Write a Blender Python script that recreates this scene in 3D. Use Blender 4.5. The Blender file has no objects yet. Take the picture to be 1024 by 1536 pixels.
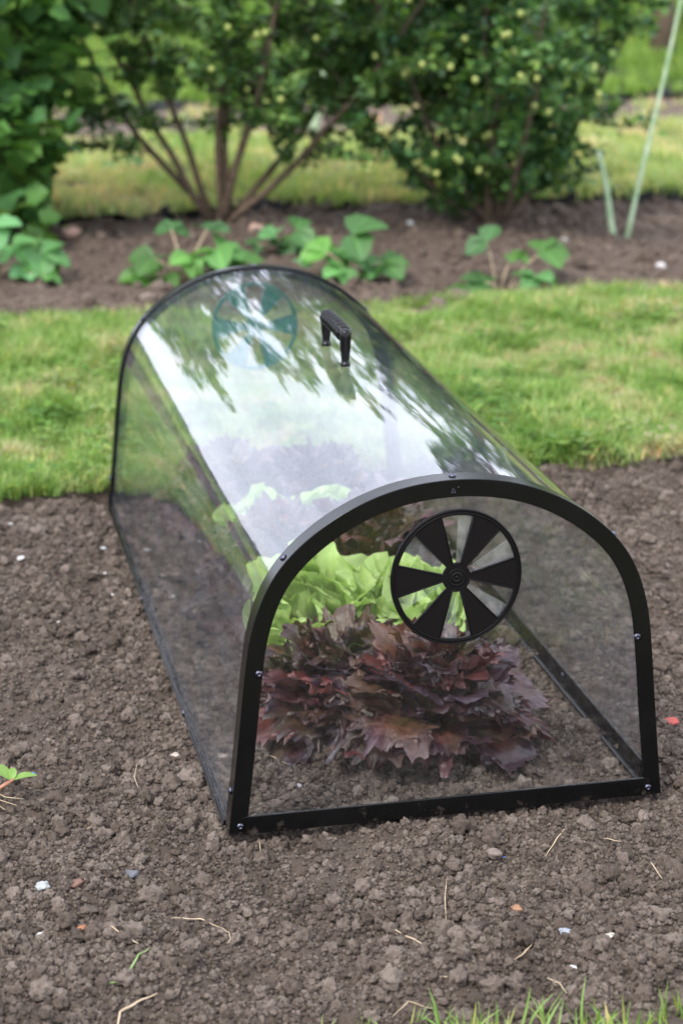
import bpy, math, random
import numpy as np
from mathutils import Vector, Matrix, Quaternion, noise as mnoise

R = math.radians
SC = bpy.context.scene
COL = SC.collection
random.seed(7)
RNG = np.random.default_rng(11)

# ---------------------------------------------------------------- camera
CAM_H = 1.01453
PITCH = 17.8213
cam_d = bpy.data.cameras.new('camera')
cam = bpy.data.objects.new('camera', cam_d)
COL.objects.link(cam)
cam.location = (0, 0, CAM_H)
cam.rotation_euler = (R(90 - PITCH), 0, 0)
cam_d.sensor_fit = 'HORIZONTAL'
cam_d.sensor_width = 24.0
cam_d.lens = 3036 / 1024 * 24.0
cam_d.clip_start = 0.05
cam_d.clip_end = 2000
cam_d.dof.use_dof = True
cam_d.dof.focus_distance = 2.22
cam_d.dof.aperture_fstop = 5.4
cam_d.dof.aperture_blades = 7
SC.camera = cam

# ---------------------------------------------------------------- sky, sun, exposure
SUN_EL, SUN_ROT = 52, 215
world = bpy.data.worlds.new('World')
SC.world = world
world.use_nodes = True
wt = world.node_tree
wn, wl = wt.nodes, wt.links
wn.clear()
w_out = wn.new('ShaderNodeOutputWorld')
w_bg = wn.new('ShaderNodeBackground')
w_bg.inputs['Strength'].default_value = 0.12
sky = wn.new('ShaderNodeTexSky')
sky.sky_type = 'NISHITA'
sky.sun_disc = False
sky.sun_elevation = R(SUN_EL)
sky.sun_rotation = R(SUN_ROT)
w_tc = wn.new('ShaderNodeTexCoord')
w_map = wn.new('ShaderNodeMapping')
w_map.inputs['Scale'].default_value = (1.0, 1.0, 2.6)
w_no = wn.new('ShaderNodeTexNoise')
w_no.inputs['Scale'].default_value = 2.2
w_no.inputs['Detail'].default_value = 7
w_no.inputs['Roughness'].default_value = 0.55
w_rp = wn.new('ShaderNodeValToRGB')
w_rp.color_ramp.elements[0].position = 0.30
w_rp.color_ramp.elements[0].color = (0.62, 0.62, 0.62, 1)
w_rp.color_ramp.elements[1].position = 0.62
w_rp.color_ramp.elements[1].color = (1, 1, 1, 1)
w_mx = wn.new('ShaderNodeMixRGB')
w_mx.inputs['Color2'].default_value = (11.8, 12.4, 14.4, 1)
wl.new(w_tc.outputs['Generated'], w_map.inputs['Vector'])
wl.new(w_map.outputs['Vector'], w_no.inputs['Vector'])
wl.new(w_no.outputs['Fac'], w_rp.inputs['Fac'])
wl.new(w_rp.outputs['Color'], w_mx.inputs['Fac'])
wl.new(sky.outputs['Color'], w_mx.inputs['Color1'])
wl.new(w_mx.outputs['Color'], w_bg.inputs['Color'])
wl.new(w_bg.outputs['Background'], w_out.inputs['Surface'])

sun_d = bpy.data.lights.new('sun', 'SUN')
sun_d.energy = 2.1
sun_d.angle = R(11)
sun_d.color = (1.0, 0.95, 0.88)
sun = bpy.data.objects.new('sun', sun_d)
COL.objects.link(sun)
_sd = Vector((math.sin(R(SUN_ROT)) * math.cos(R(SUN_EL)), math.cos(R(SUN_ROT)) * math.cos(R(SUN_EL)), math.sin(R(SUN_EL))))
sun.rotation_euler = _sd.to_track_quat('Z', 'Y').to_euler()
sun.location = (-3, -4, 8)

SC.view_settings.view_transform = 'Standard'
SC.view_settings.look = 'None'
SC.view_settings.exposure = 0.80
SC.view_settings.gamma = 1.0
SC.cycles.transparent_max_bounces = 48
SC.cycles.max_bounces = 10
SC.cycles.transmission_bounces = 8
SC.cycles.use_denoising = True

# ---------------------------------------------------------------- frames of reference
A0 = Vector((-0.12400, 1.99996, 0.0))           # front left corner of the cloche
YAW = R(12.397)
UX = Vector((math.cos(YAW), math.sin(YAW), 0))  # across the cloche
VX = Vector((-math.sin(YAW), math.cos(YAW), 0)) # along the cloche
LEN = 1.2253


def w3(u, v, z=0.0):
    return A0 + UX * u + VX * v + Vector((0, 0, z))


def uv_of(x, y):
    dx, dy = x - A0.x, y - A0.y
    return dx * UX.x + dy * UX.y, dx * VX.x + dy * VX.y


_cp, _sp = math.cos(R(PITCH)), math.sin(R(PITCH))


def gpt(px, py, z=0.0):
    """where the sight line through a point of the photograph meets height z"""
    fx = (px - 512) / 3036.0
    fy = (py - 768) / 3036.0
    d = Vector((fx, _cp - fy * _sp, -_sp - fy * _cp))
    t = (CAM_H - z) / -d.z
    return Vector((0, 0, CAM_H)) + d * t


# ---------------------------------------------------------------- noise and helpers
def vnoise(x, y, seed=0):
    x = np.asarray(x, float); y = np.asarray(y, float)
    rs = np.random.default_rng(1000 + seed)
    T = rs.random((256, 256))
    xi = np.floor(x).astype(int); yi = np.floor(y).astype(int)
    xf = x - xi; yf = y - yi
    xf = xf * xf * (3 - 2 * xf); yf = yf * yf * (3 - 2 * yf)
    a = T[xi % 256, yi % 256]; b = T[(xi + 1) % 256, yi % 256]
    c = T[xi % 256, (yi + 1) % 256]; d = T[(xi + 1) % 256, (yi + 1) % 256]
    return (a * (1 - xf) + b * xf) * (1 - yf) + (c * (1 - xf) + d * xf) * yf - 0.5


def worley(x, y, seed=0):
    x = np.asarray(x, float); y = np.asarray(y, float)
    rs = np.random.default_rng(2000 + seed)
    TX = rs.random((256, 256)); TY = rs.random((256, 256)); TH = rs.random((256, 256))
    xi = np.floor(x).astype(int); yi = np.floor(y).astype(int)
    best = np.full(x.shape, 9.0); hh = np.zeros(x.shape)
    for dx in (-1, 0, 1):
        for dy in (-1, 0, 1):
            cx, cy = xi + dx, yi + dy
            px = cx + TX[cx % 256, cy % 256]; py = cy + TY[cx % 256, cy % 256]
            d = (px - x) ** 2 + (py - y) ** 2
            m = d < best
            best = np.where(m, d, best); hh = np.where(m, TH[cx % 256, cy % 256], hh)
    return np.sqrt(best), hh


def soil_h(x, y):
    """height of the dug soil"""
    x = np.asarray(x, float); y = np.asarray(y, float)
    h = 0.024 * vnoise(x * 4.1, y * 4.1, 1) + 0.024 * vnoise(x * 11, y * 11, 2)
    h = h + 0.015 * vnoise(x * 27, y * 27, 3) + 0.009 * vnoise(x * 62, y * 62, 4) + 0.004 * vnoise(x * 140, y * 140, 8)
    wx = x + 0.006 * vnoise(x * 50, y * 50, 5); wy = y + 0.006 * vnoise(x * 50, y * 50, 6)
    d, k = worley(wx * 34, wy * 34, 1)
    h = h + np.maximum(0, 0.55 - d) * 0.016 * (k > 0.45) * k
    d, k = worley(wx * 90, wy * 90, 2)
    h = h + np.maximum(0, 0.6 - d) * 0.0075 * (0.4 + k)
    # flatten under the frame of the cloche so it sits on the bed
    u = (x - A0.x) * UX.x + (y - A0.y) * UX.y
    v = (x - A0.x) * VX.x + (y - A0.y) * VX.y
    du = np.minimum(np.abs(u), np.abs(u - 0.5)); dv = np.minimum(np.abs(v), np.abs(v - LEN))
    on_u = (v > -0.03) & (v < LEN + 0.03); on_v = (u > -0.03) & (u < 0.53)
    d = np.minimum(np.where(on_u, du, 9), np.where(on_v, dv, 9))
    f = np.clip(d / 0.04, 0, 1)
    return h * (0.35 + 0.65 * f) - 0.006 - 0.004 * (1 - f)


def sh(x, y):
    return float(soil_h(np.array([x]), np.array([y]))[0])


def tag(o, label=None, cat=None, group=None, kind=None):
    if label: o['label'] = label
    if cat: o['category'] = cat
    if group: o['group'] = group
    if kind: o['kind'] = kind
    return o


def empty(name, loc, label, cat, group=None, rz=0):
    o = bpy.data.objects.new(name, None)
    COL.objects.link(o)
    o.location = loc
    o.rotation_euler = (0, 0, rz)
    o.empty_display_size = 0.05
    return tag(o, label, cat, group)


def make_mesh(name, V, F, mats, smooth=True, col=None, mi=None):
    me = bpy.data.meshes.new(name)
    V = np.asarray(V, np.float32).reshape(-1, 3)
    if isinstance(F, np.ndarray):
        n, k = F.shape
        me.vertices.add(len(V)); me.vertices.foreach_set('co', V.ravel())
        me.loops.add(n * k); me.loops.foreach_set('vertex_index', F.astype(np.int32).ravel())
        me.polygons.add(n); me.polygons.foreach_set('loop_start', np.arange(0, n * k, k, dtype=np.int32))
        me.polygons.foreach_set('loop_total', np.full(n, k, np.int32))
        me.update(calc_edges=True)
    else:
        me.from_pydata(V.tolist(), [], F)
    me.validate()
    if smooth:
        me.polygons.foreach_set('use_smooth', np.ones(len(me.polygons), bool))
    if mi is not None:
        me.polygons.foreach_set('material_index', np.asarray(mi, np.int32))
    if col is not None:
        a = me.color_attributes.new('Col', 'FLOAT_COLOR', 'POINT')
        c = np.ones((len(V), 4), np.float32); c[:, :3] = np.asarray(col, np.float32)
        a.data.foreach_set('color', c.ravel())
    for m in (mats if isinstance(mats, (list, tuple)) else [mats]):
        me.materials.append(m)
    return me


def obj(name, me, parent=None, loc=None):
    o = bpy.data.objects.new(name, me)
    COL.objects.link(o)
    if parent: o.parent = parent
    if loc is not None: o.location = loc
    return o


class MB:
    """collects pieces of one mesh"""
    def __init__(self):
        self.V = []; self.F = []; self.C = []; self.n = 0

    def add(self, V, F, c=None):
        V = np.asarray(V, float).reshape(-1, 3)
        self.V.append(V)
        self.F += [tuple(int(i) + self.n for i in f) for f in F]
        if c is not None:
            c = np.asarray(c, float)
            self.C.append(np.broadcast_to(c, (len(V), 3)) if c.ndim == 1 else c)
        self.n += len(V)

    def box(self, x0, x1, y0, y1, z0, z1):
        self.add([(x0, y0, z0), (x1, y0, z0), (x1, y1, z0), (x0, y1, z0), (x0, y0, z1), (x1, y0, z1), (x1, y1, z1), (x0, y1, z1)],
                 [(0, 3, 2, 1), (4, 5, 6, 7), (0, 1, 5, 4), (1, 2, 6, 5), (2, 3, 7, 6), (3, 0, 4, 7)])

    def tube(self, pts, rad, seg=8, c=None, caps=True):
        pts = [Vector(p) for p in pts]
        if not isinstance(rad, (list, tuple, np.ndarray)): rad = [rad] * len(pts)
        V = []; up = None
        for i, p in enumerate(pts):
            t = (pts[min(i + 1, len(pts) - 1)] - pts[max(i - 1, 0)]).normalized()
            if up is None:
                up = t.orthogonal().normalized()
            up = (up - t * up.dot(t)).normalized()
            sd = t.cross(up)
            for k in range(seg):
                a = 2 * math.pi * k / seg
                V.append(p + (up * math.cos(a) + sd * math.sin(a)) * rad[i])
        F = []
        for i in range(len(pts) - 1):
            for k in range(seg):
                k2 = (k + 1) % seg
                F.append((i * seg + k, i * seg + k2, (i + 1) * seg + k2, (i + 1) * seg + k))
        if caps:
            F.append(tuple(range(seg - 1, -1, -1)))
            F.append(tuple((len(pts) - 1) * seg + k for k in range(seg)))
        self.add([tuple(v) for v in V], F, c)

    def mesh(self, name, mat, smooth=True):
        V = np.concatenate(self.V)
        C = np.concatenate(self.C) if self.C and sum(len(c) for c in self.C) == len(V) else None
        F = self.F
        if F and all(len(f) == len(F[0]) for f in F): F = np.array(F, np.int32)
        return make_mesh(name, V, F, mat, smooth, C)

    def build(self, name, mat, parent=None, smooth=True, loc=None):
        return obj(name, self.mesh(name, mat, smooth), parent, loc)


def lathe_mb(mb, prof, seg=24, c=None):
    """prof: (r, z) from bottom to top, around z"""
    V = []; F = []
    for r, z in prof:
        for k in range(seg):
            a = 2 * math.pi * k / seg
            V.append((r * math.cos(a), r * math.sin(a), z))
    for i in range(len(prof) - 1):
        for k in range(seg):
            k2 = (k + 1) % seg
            F.append((i * seg + k, i * seg + k2, (i + 1) * seg + k2, (i + 1) * seg + k))
    F.append(tuple(range(seg - 1, -1, -1)))
    F.append(tuple((len(prof) - 1) * seg + k for k in range(seg)))
    mb.add(V, F, c)


def bevel(o, w, seg=2, ang=40):
    m = o.modifiers.new('bevel', 'BEVEL')
    m.width = w; m.segments = seg; m.limit_method = 'ANGLE'; m.angle_limit = R(ang)
    return m


def shade_auto(me, ang=35):
    me.polygons.foreach_set('use_smooth', np.ones(len(me.polygons), bool))
    me.set_sharp_from_angle(angle=R(ang))


# ---------------------------------------------------------------- materials
def new_mat(name):
    m = bpy.data.materials.new(name)
    m.use_nodes = True
    m.node_tree.nodes.clear()
    return m, m.node_tree.nodes, m.node_tree.links


def N(nodes, t, **kw):
    n = nodes.new(t)
    for k, v in kw.items():
        if k in n.inputs: n.inputs[k].default_value = v
        else: setattr(n, k, v)
    return n


def ramp(nodes, stops):
    r = nodes.new('ShaderNodeValToRGB')
    e = r.color_ramp.elements
    while len(e) > 1: e.remove(e[-1])
    e[0].position = stops[0][0]; e[0].color = (*stops[0][1], 1)
    for p, c in stops[1:]:
        x = e.new(p); x.color = (*c, 1)
    return r


def mat_soil(name, dark, mid, light, bump=0.5, fine=1.0):
    m, n, l = new_mat(name)
    out = N(n, 'ShaderNodeOutputMaterial')
    b = N(n, 'ShaderNodeBsdfPrincipled')
    b.inputs['Roughness'].default_value = 0.92
    b.inputs['Specular IOR Level'].default_value = 0.25
    geo = N(n, 'ShaderNodeNewGeometry')
    n1 = N(n, 'ShaderNodeTexNoise', Scale=9.0, Detail=6.0, Roughness=0.6)
    n2 = N(n, 'ShaderNodeTexNoise', Scale=170.0 * fine, Detail=5.0, Roughness=0.7)
    n3 = N(n, 'ShaderNodeTexNoise', Scale=520.0 * fine, Detail=3.0, Roughness=0.6)
    oi = N(n, 'ShaderNodeObjectInfo')
    for t in (n1, n2, n3): l.new(geo.outputs['Position'], t.inputs['Vector'])
    add = N(n, 'ShaderNodeMath', operation='ADD'); l.new(n1.outputs['Fac'], add.inputs[0]); l.new(n2.outputs['Fac'], add.inputs[1])
    mul = N(n, 'ShaderNodeMath', operation='MULTIPLY'); mul.inputs[1].default_value = 0.30; l.new(add.outputs[0], mul.inputs[0])
    m3 = N(n, 'ShaderNodeMath', operation='MULTIPLY_ADD'); m3.inputs[1].default_value = 0.22; l.new(n3.outputs['Fac'], m3.inputs[0]); l.new(mul.outputs[0], m3.inputs[2]); mul = m3
    rr = N(n, 'ShaderNodeMath', operation='MULTIPLY'); rr.inputs[1].default_value = 0.22; l.new(oi.outputs['Random'], rr.inputs[0])
    a2 = N(n, 'ShaderNodeMath', operation='ADD'); l.new(mul.outputs[0], a2.inputs[0]); l.new(rr.outputs[0], a2.inputs[1])
    rp = ramp(n, [(0.28, dark), (0.48, mid), (0.72, light)])
    l.new(a2.outputs[0], rp.inputs['Fac'])
    l.new(rp.outputs['Color'], b.inputs['Base Color'])
    bm = N(n, 'ShaderNodeBump', Strength=bump, Distance=0.004)
    bm2 = N(n, 'ShaderNodeBump', Strength=bump, Distance=0.0015)
    l.new(n2.outputs['Fac'], bm.inputs['Height'])
    l.new(n3.outputs['Fac'], bm2.inputs['Height'])
    l.new(bm.outputs['Normal'], bm2.inputs['Normal'])
    l.new(bm2.outputs['Normal'], b.inputs['Normal'])
    l.new(b.outputs['BSDF'], out.inputs['Surface'])
    return m


def leaf_shader(m, n, l, colsock, rough=0.5, spec=0.4, trans=0.35, bump=None, tint=(1.0, 1.15, 0.5)):
    out = N(n, 'ShaderNodeOutputMaterial')
    b = N(n, 'ShaderNodeBsdfPrincipled')
    b.inputs['Roughness'].default_value = rough
    b.inputs['Specular IOR Level'].default_value = spec
    l.new(colsock, b.inputs['Base Color'])
    tr = N(n, 'ShaderNodeBsdfTranslucent')
    mm = N(n, 'ShaderNodeMixRGB', blend_type='MULTIPLY'); mm.inputs['Fac'].default_value = 1.0
    mm.inputs['Color2'].default_value = (*tint, 1)
    l.new(colsock, mm.inputs['Color1']); l.new(mm.outputs['Color'], tr.inputs['Color'])
    mx = N(n, 'ShaderNodeMixShader'); mx.inputs['Fac'].default_value = trans
    l.new(b.outputs['BSDF'], mx.inputs[1]); l.new(tr.outputs['BSDF'], mx.inputs[2])
    if bump is not None:
        l.new(bump, b.inputs['Normal'])
    l.new(mx.outputs['Shader'], out.inputs['Surface'])


def mat_leaf(name, rough=0.5, spec=0.4, trans=0.35, gain=1.0, noise_scale=40, bump=0.3, tint=(1.0, 1.15, 0.5), vary=0.35, bdist=0.002):
    m, n, l = new_mat(name)
    at = N(n, 'ShaderNodeVertexColor'); at.layer_name = 'Col'
    geo = N(n, 'ShaderNodeNewGeometry')
    ns = N(n, 'ShaderNodeTexNoise', Scale=noise_scale, Detail=4.0)
    l.new(geo.outputs['Position'], ns.inputs['Vector'])
    rp = ramp(n, [(0.25, (1 - vary,) * 3), (0.75, (1 + vary,) * 3)])
    l.new(ns.outputs['Fac'], rp.inputs['Fac'])
    mm = N(n, 'ShaderNodeMixRGB', blend_type='MULTIPLY'); mm.inputs['Fac'].default_value = 1.0
    l.new(at.outputs['Color'], mm.inputs['Color1']); l.new(rp.outputs['Color'], mm.inputs['Color2'])
    bsock = None
    if bump:
        bp = N(n, 'ShaderNodeBump', Strength=bump, Distance=bdist)
        l.new(ns.outputs['Fac'], bp.inputs['Height']); bsock = bp.outputs['Normal']
    leaf_shader(m, n, l, mm.outputs['Color'], rough, spec, trans, bsock, tint)
    return m


def mat_grass(name, cols, scale=2.6):
    m, n, l = new_mat(name)
    geo = N(n, 'ShaderNodeNewGeometry')
    oi = N(n, 'ShaderNodeObjectInfo')
    at = N(n, 'ShaderNodeVertexColor'); at.layer_name = 'Col'
    ns = N(n, 'ShaderNodeTexNoise', Scale=scale, Detail=5.0, Roughness=0.6)
    l.new(geo.outputs['Position'], ns.inputs['Vector'])
    a = N(n, 'ShaderNodeMath', operation='MULTIPLY_ADD'); a.inputs[1].default_value = 0.22
    l.new(oi.outputs['Random'], a.inputs[0]); l.new(ns.outputs['Fac'], a.inputs[2])
    rp = ramp(n, cols)
    l.new(a.outputs[0], rp.inputs['Fac'])
    mm = N(n, 'ShaderNodeMixRGB', blend_type='MULTIPLY'); mm.inputs['Fac'].default_value = 1.0
    l.new(rp.outputs['Color'], mm.inputs['Color1']); l.new(at.outputs['Color'], mm.inputs['Color2'])
    leaf_shader(m, n, l, mm.outputs['Color'], 0.55, 0.3, 0.4, None, (1.05, 1.1, 0.45))
    return m


def mat_plain(name, color, rough=0.5, spec=0.5, metallic=0.0, noise=None, bump=0.0, bscale=200, bdist=0.0005, rvar=0.0):
    m, n, l = new_mat(name)
    out = N(n, 'ShaderNodeOutputMaterial')
    b = N(n, 'ShaderNodeBsdfPrincipled')
    b.inputs['Roughness'].default_value = rough
    b.inputs['Specular IOR Level'].default_value = spec
    b.inputs['Metallic'].default_value = metallic
    b.inputs['Base Color'].default_value = (*color, 1)
    tc = N(n, 'ShaderNodeTexCoord')
    ns = N(n, 'ShaderNodeTexNoise', Scale=bscale, Detail=5.0)
    l.new(tc.outputs['Object'], ns.inputs['Vector'])
    if noise:
        rp = ramp(n, [(0.3, tuple(noise[0])), (0.7, tuple(noise[1]))])
        l.new(ns.outputs['Fac'], rp.inputs['Fac']); l.new(rp.outputs['Color'], b.inputs['Base Color'])
    if rvar:
        n2 = N(n, 'ShaderNodeTexNoise', Scale=14.0, Detail=6.0)
        l.new(tc.outputs['Object'], n2.inputs['Vector'])
        mr = N(n, 'ShaderNodeMapRange'); mr.inputs['From Min'].default_value = 0.3; mr.inputs['From Max'].default_value = 0.7
        mr.inputs['To Min'].default_value = rough - rvar; mr.inputs['To Max'].default_value = rough + rvar
        l.new(n2.outputs['Fac'], mr.inputs['Value']); l.new(mr.outputs['Result'], b.inputs['Roughness'])
    if bump:
        bp = N(n, 'ShaderNodeBump', Strength=bump, Distance=bdist)
        l.new(ns.outputs['Fac'], bp.inputs['Height']); l.new(bp.outputs['Normal'], b.inputs['Normal'])
    l.new(b.outputs['BSDF'], out.inputs['Surface'])
    return m


def mat_clear(name, ior=1.52, dust_sheen=0.04, tint=(0.97, 0.985, 0.98), rough=0.015, wave=0.0, dust_sheen_col=(0.8, 0.8, 0.8)):
    """clear plastic sheet built with its real thickness: each of its faces reflects by Fresnel, the rest passes straight on"""
    m, n, l = new_mat(name)
    out = N(n, 'ShaderNodeOutputMaterial')
    geo = N(n, 'ShaderNodeNewGeometry')
    iorv = N(n, 'ShaderNodeMapRange'); iorv.inputs['To Min'].default_value = ior; iorv.inputs['To Max'].default_value = 1 / ior
    l.new(geo.outputs['Backfacing'], iorv.inputs['Value'])
    fr = N(n, 'ShaderNodeFresnel'); l.new(iorv.outputs['Result'], fr.inputs['IOR'])
    tr = N(n, 'ShaderNodeBsdfTransparent'); tr.inputs['Color'].default_value = (*tint, 1)
    gl = N(n, 'ShaderNodeBsdfGlossy'); gl.inputs['Roughness'].default_value = rough
    df = N(n, 'ShaderNodeBsdfDiffuse'); df.inputs['Color'].default_value = (*dust_sheen_col, 1)  # thin dust film whose colour also paints in haze of reflected surroundings
    tc = N(n, 'ShaderNodeTexCoord')
    mp = N(n, 'ShaderNodeMapping'); mp.inputs['Scale'].default_value = (26, 2.2, 26)
    l.new(tc.outputs['Object'], mp.inputs['Vector'])
    ns = N(n, 'ShaderNodeTexNoise', Scale=1.0, Detail=4.0); l.new(mp.outputs['Vector'], ns.inputs['Vector'])
    ns2 = N(n, 'ShaderNodeTexNoise', Scale=10.0, Detail=8.0, Roughness=0.7); mp2 = N(n, 'ShaderNodeMapping'); mp2.inputs['Scale'].default_value = (7, 0.9, 4); mp2.inputs['Rotation'].default_value = (0, 0.1, 0.06)
    l.new(tc.outputs['Object'], mp2.inputs['Vector']); l.new(mp2.outputs['Vector'], ns2.inputs['Vector'])
    mr = N(n, 'ShaderNodeMapRange'); mr.inputs['From Min'].default_value = 0.35; mr.inputs['From Max'].default_value = 0.75
    mr.inputs['To Min'].default_value = dust_sheen * 0.35; mr.inputs['To Max'].default_value = dust_sheen * 1.8
    l.new(ns2.outputs['Fac'], mr.inputs['Value'])
    m1 = N(n, 'ShaderNodeMixShader'); l.new(mr.outputs['Result'], m1.inputs['Fac'])
    l.new(tr.outputs['BSDF'], m1.inputs[1]); l.new(df.outputs['BSDF'], m1.inputs[2])
    m2 = N(n, 'ShaderNodeMixShader'); l.new(fr.outputs['Fac'], m2.inputs['Fac'])
    l.new(m1.outputs['Shader'], m2.inputs[1]); l.new(gl.outputs['BSDF'], m2.inputs[2])
    if wave:
        bp = N(n, 'ShaderNodeBump', Strength=1.0, Distance=wave)
        l.new(ns.outputs['Fac'], bp.inputs['Height'])
        l.new(bp.outputs['Normal'], gl.inputs['Normal'])
    l.new(m2.outputs['Shader'], out.inputs['Surface'])
    return m


M = {}
M['soil'] = mat_soil('soil', (0.036, 0.027, 0.020), (0.104, 0.079, 0.062), (0.240, 0.195, 0.160), 1.0)
M['soil2'] = mat_soil('soil_far', (0.042, 0.030, 0.022), (0.088, 0.064, 0.048), (0.145, 0.112, 0.088), 0.8, 0.3)
GR = [(0.38, (0.110, 0.215, 0.036)), (0.50, (0.180, 0.310, 0.066)), (0.60, (0.260, 0.390, 0.110)), (0.70, (0.36, 0.42, 0.18)), (0.80, (0.50, 0.43, 0.27))]
M['grass'] = mat_grass('grass', GR, 6.5)
M['grass_far'] = mat_grass('grass_far', [(0.36, (0.19, 0.34, 0.08)), (0.52, (0.30, 0.44, 0.14)), (0.66, (0.46, 0.51, 0.24)), (0.80, (0.58, 0.49, 0.34))], 1.6)
M['meadow'] = mat_grass('meadow', [(0.30, (0.09, 0.19, 0.03)), (0.5, (0.16, 0.30, 0.05)), (0.75, (0.24, 0.36, 0.08))], 1.2)
M['black'] = mat_plain('black_plastic', (0.0035, 0.0035, 0.0035), 0.24, 0.28, bump=0.18, bscale=900, bdist=0.0002, rvar=0.08)
def add_mud(m):
    n, l = m.node_tree.nodes, m.node_tree.links
    b = next(x for x in n if x.type == 'BSDF_PRINCIPLED')
    tc = N(n, 'ShaderNodeTexCoord'); sx = N(n, 'ShaderNodeSeparateXYZ'); l.new(tc.outputs['Object'], sx.inputs[0])
    mr = N(n, 'ShaderNodeMapRange'); mr.inputs['From Min'].default_value = 0.0; mr.inputs['From Max'].default_value = 0.045
    mr.inputs['To Min'].default_value = 0.16; mr.inputs['To Max'].default_value = -0.02
    l.new(sx.outputs['Z'], mr.inputs['Value'])
    ns = N(n, 'ShaderNodeTexNoise', Scale=55.0, Detail=8.0, Roughness=0.7); l.new(tc.outputs['Object'], ns.inputs['Vector'])
    ad = N(n, 'ShaderNodeMath', operation='ADD'); l.new(ns.outputs['Fac'], ad.inputs[0]); l.new(mr.outputs['Result'], ad.inputs[1])
    rp = ramp(n, [(0.70, (0, 0, 0)), (0.86, (0.75, 0.75, 0.75))]); l.new(ad.outputs[0], rp.inputs['Fac'])
    mx = N(n, 'ShaderNodeMixRGB'); mx.inputs['Color1'].default_value = b.inputs['Base Color'].default_value; mx.inputs['Color2'].default_value = (0.075, 0.056, 0.044, 1)
    l.new(rp.outputs['Color'], mx.inputs['Fac']); l.new(mx.outputs['Color'], b.inputs['Base Color'])


M['frame'] = mat_plain('black_frame_plastic', (0.0035, 0.0035, 0.0035), 0.24, 0.28, bump=0.18, bscale=900, bdist=0.0002, rvar=0.08)
add_mud(M['frame'])
M['wheelblack'] = mat_plain('black_vent_plastic', (0.004, 0.003, 0.003), 0.5, 0.16, bump=0.15, bscale=1200, bdist=0.0001)
M['teal'] = mat_plain('green_vent_plastic', (0.0, 0.14, 0.095), 0.4, 0.5)
M['screw'] = mat_plain('dark_zinc', (0.10, 0.10, 0.13), 0.28, 0.5, metallic=1.0)
M['sheet'] = mat_clear('clear_roof_sheet', 1.56, 0.026, (0.984, 0.994, 0.992), 0.012, 0.0009, (0.68, 0.76, 0.92))  # bluish film colour paints reflected sky haze onto the roof
M['panel'] = mat_clear('clear_end_panel', 1.55, 0.005, (0.988, 0.991, 0.991), 0.02, 0.0003, (0.62, 0.62, 0.64))
M['flap'] = mat_clear('milky_vent_flap', 1.5, 0.06, (0.95, 0.96, 0.95), 0.05, 0.0, (0.85, 0.85, 0.85))
M['red'] = mat_leaf('red_lettuce_leaf', 0.44, 0.6, 0.18, noise_scale=85, bump=0.6, tint=(1.2, 0.6, 0.4), vary=0.4, bdist=0.004)
M['green'] = mat_leaf('green_lettuce_leaf', 0.42, 0.4, 0.42, noise_scale=38, bump=0.5, tint=(1.0, 1.08, 0.6), vary=0.22, bdist=0.004)
M['bush'] = mat_leaf('bush_leaf', 0.5, 0.38, 0.34, noise_scale=5, bump=0, vary=0.3)
M['berry'] = mat_plain('gooseberry', (0.50, 0.56, 0.10), 0.35, 0.5, noise=((0.22, 0.31, 0.06), (0.36, 0.39, 0.11)), bscale=60)
M['bark'] = mat_plain('bark', (0.09, 0.06, 0.04), 0.9, 0.2, noise=((0.055, 0.038, 0.026), (0.16, 0.115, 0.08)), bump=0.8, bscale=70, bdist=0.004)
M['straw'] = mat_plain('dry_straw', (0.45, 0.34, 0.20), 0.7, 0.3, noise=((0.30, 0.22, 0.14), (0.50, 0.40, 0.27)), bscale=90)
M['cane'] = mat_plain('pale_cane', (0.30, 0.40, 0.24), 0.6, 0.3, noise=((0.22, 0.34, 0.17), (0.38, 0.46, 0.31)), bscale=25)
M['blade'] = mat_plain('green_blade', (0.16, 0.28, 0.07), 0.6, 0.3, noise=((0.12, 0.24, 0.05), (0.30, 0.36, 0.16)), bscale=60)


def stone_mat(name, c):
    return mat_plain(name, c, 0.75, 0.3, noise=(tuple(x * 0.72 for x in c), tuple(min(1, x * 1.15) for x in c)), bump=0.6, bscale=160, bdist=0.001)


# ================================================================ GROUND
def graded(a, b, lo, hi, fine, grow=1.12, big=0.5):
    """grid lines from lo to hi, fine between a and b and coarser outside"""
    mid = list(np.arange(a, b + 1e-9, fine))
    L = []; s = fine; x = a
    while x > lo:
        s = min(s * grow, big); x -= s; L.append(max(x, lo))
    Rr = []; s = fine; x = mid[-1]
    while x < hi:
        s = min(s * grow, big); x += s; Rr.append(min(x, hi))
    return np.array(L[::-1] + mid + Rr)


def sheet_uv(name, us, vs, hfun, mat, kind='structure'):
    U, Vv = np.meshgrid(us, vs, indexing='ij')
    X = A0.x + UX.x * U + VX.x * Vv; Y = A0.y + UX.y * U + VX.y * Vv
    Z = hfun(X, Y, U, Vv)
    nu, nv = len(us), len(vs)
    idx = np.arange(nu * nv).reshape(nu, nv)
    F = np.stack([idx[:-1, :-1], idx[1:, :-1], idx[1:, 1:], idx[:-1, 1:]], -1).reshape(-1, 4)
    me = make_mesh(name, np.stack([X, Y, Z], -1).reshape(-1, 3), F, mat)
    o = obj(name, me)
    if kind: o['kind'] = kind
    return o


LV0, LV1 = 1.265, 2.59      # near lawn strip between these distances along the cloche axis
BV1 = 3.98                  # far edge of the second bed
FV1 = 5.45                  # far edge of the second lawn
SV1 = 6.65                  # far edge of the third bed


def edge(u, seed, amp=0.03):
    return amp * 2 * (vnoise(u * 3.0, u * 0 + 3.3, seed) + 0.6 * vnoise(u * 9.0, u * 0 + 7.7, seed + 1))


def fadeh(U):
    return np.clip(1 - (np.maximum(np.abs(U - 0.3) - 1.5, 0)) / 1.5, 0.2, 1)


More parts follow.
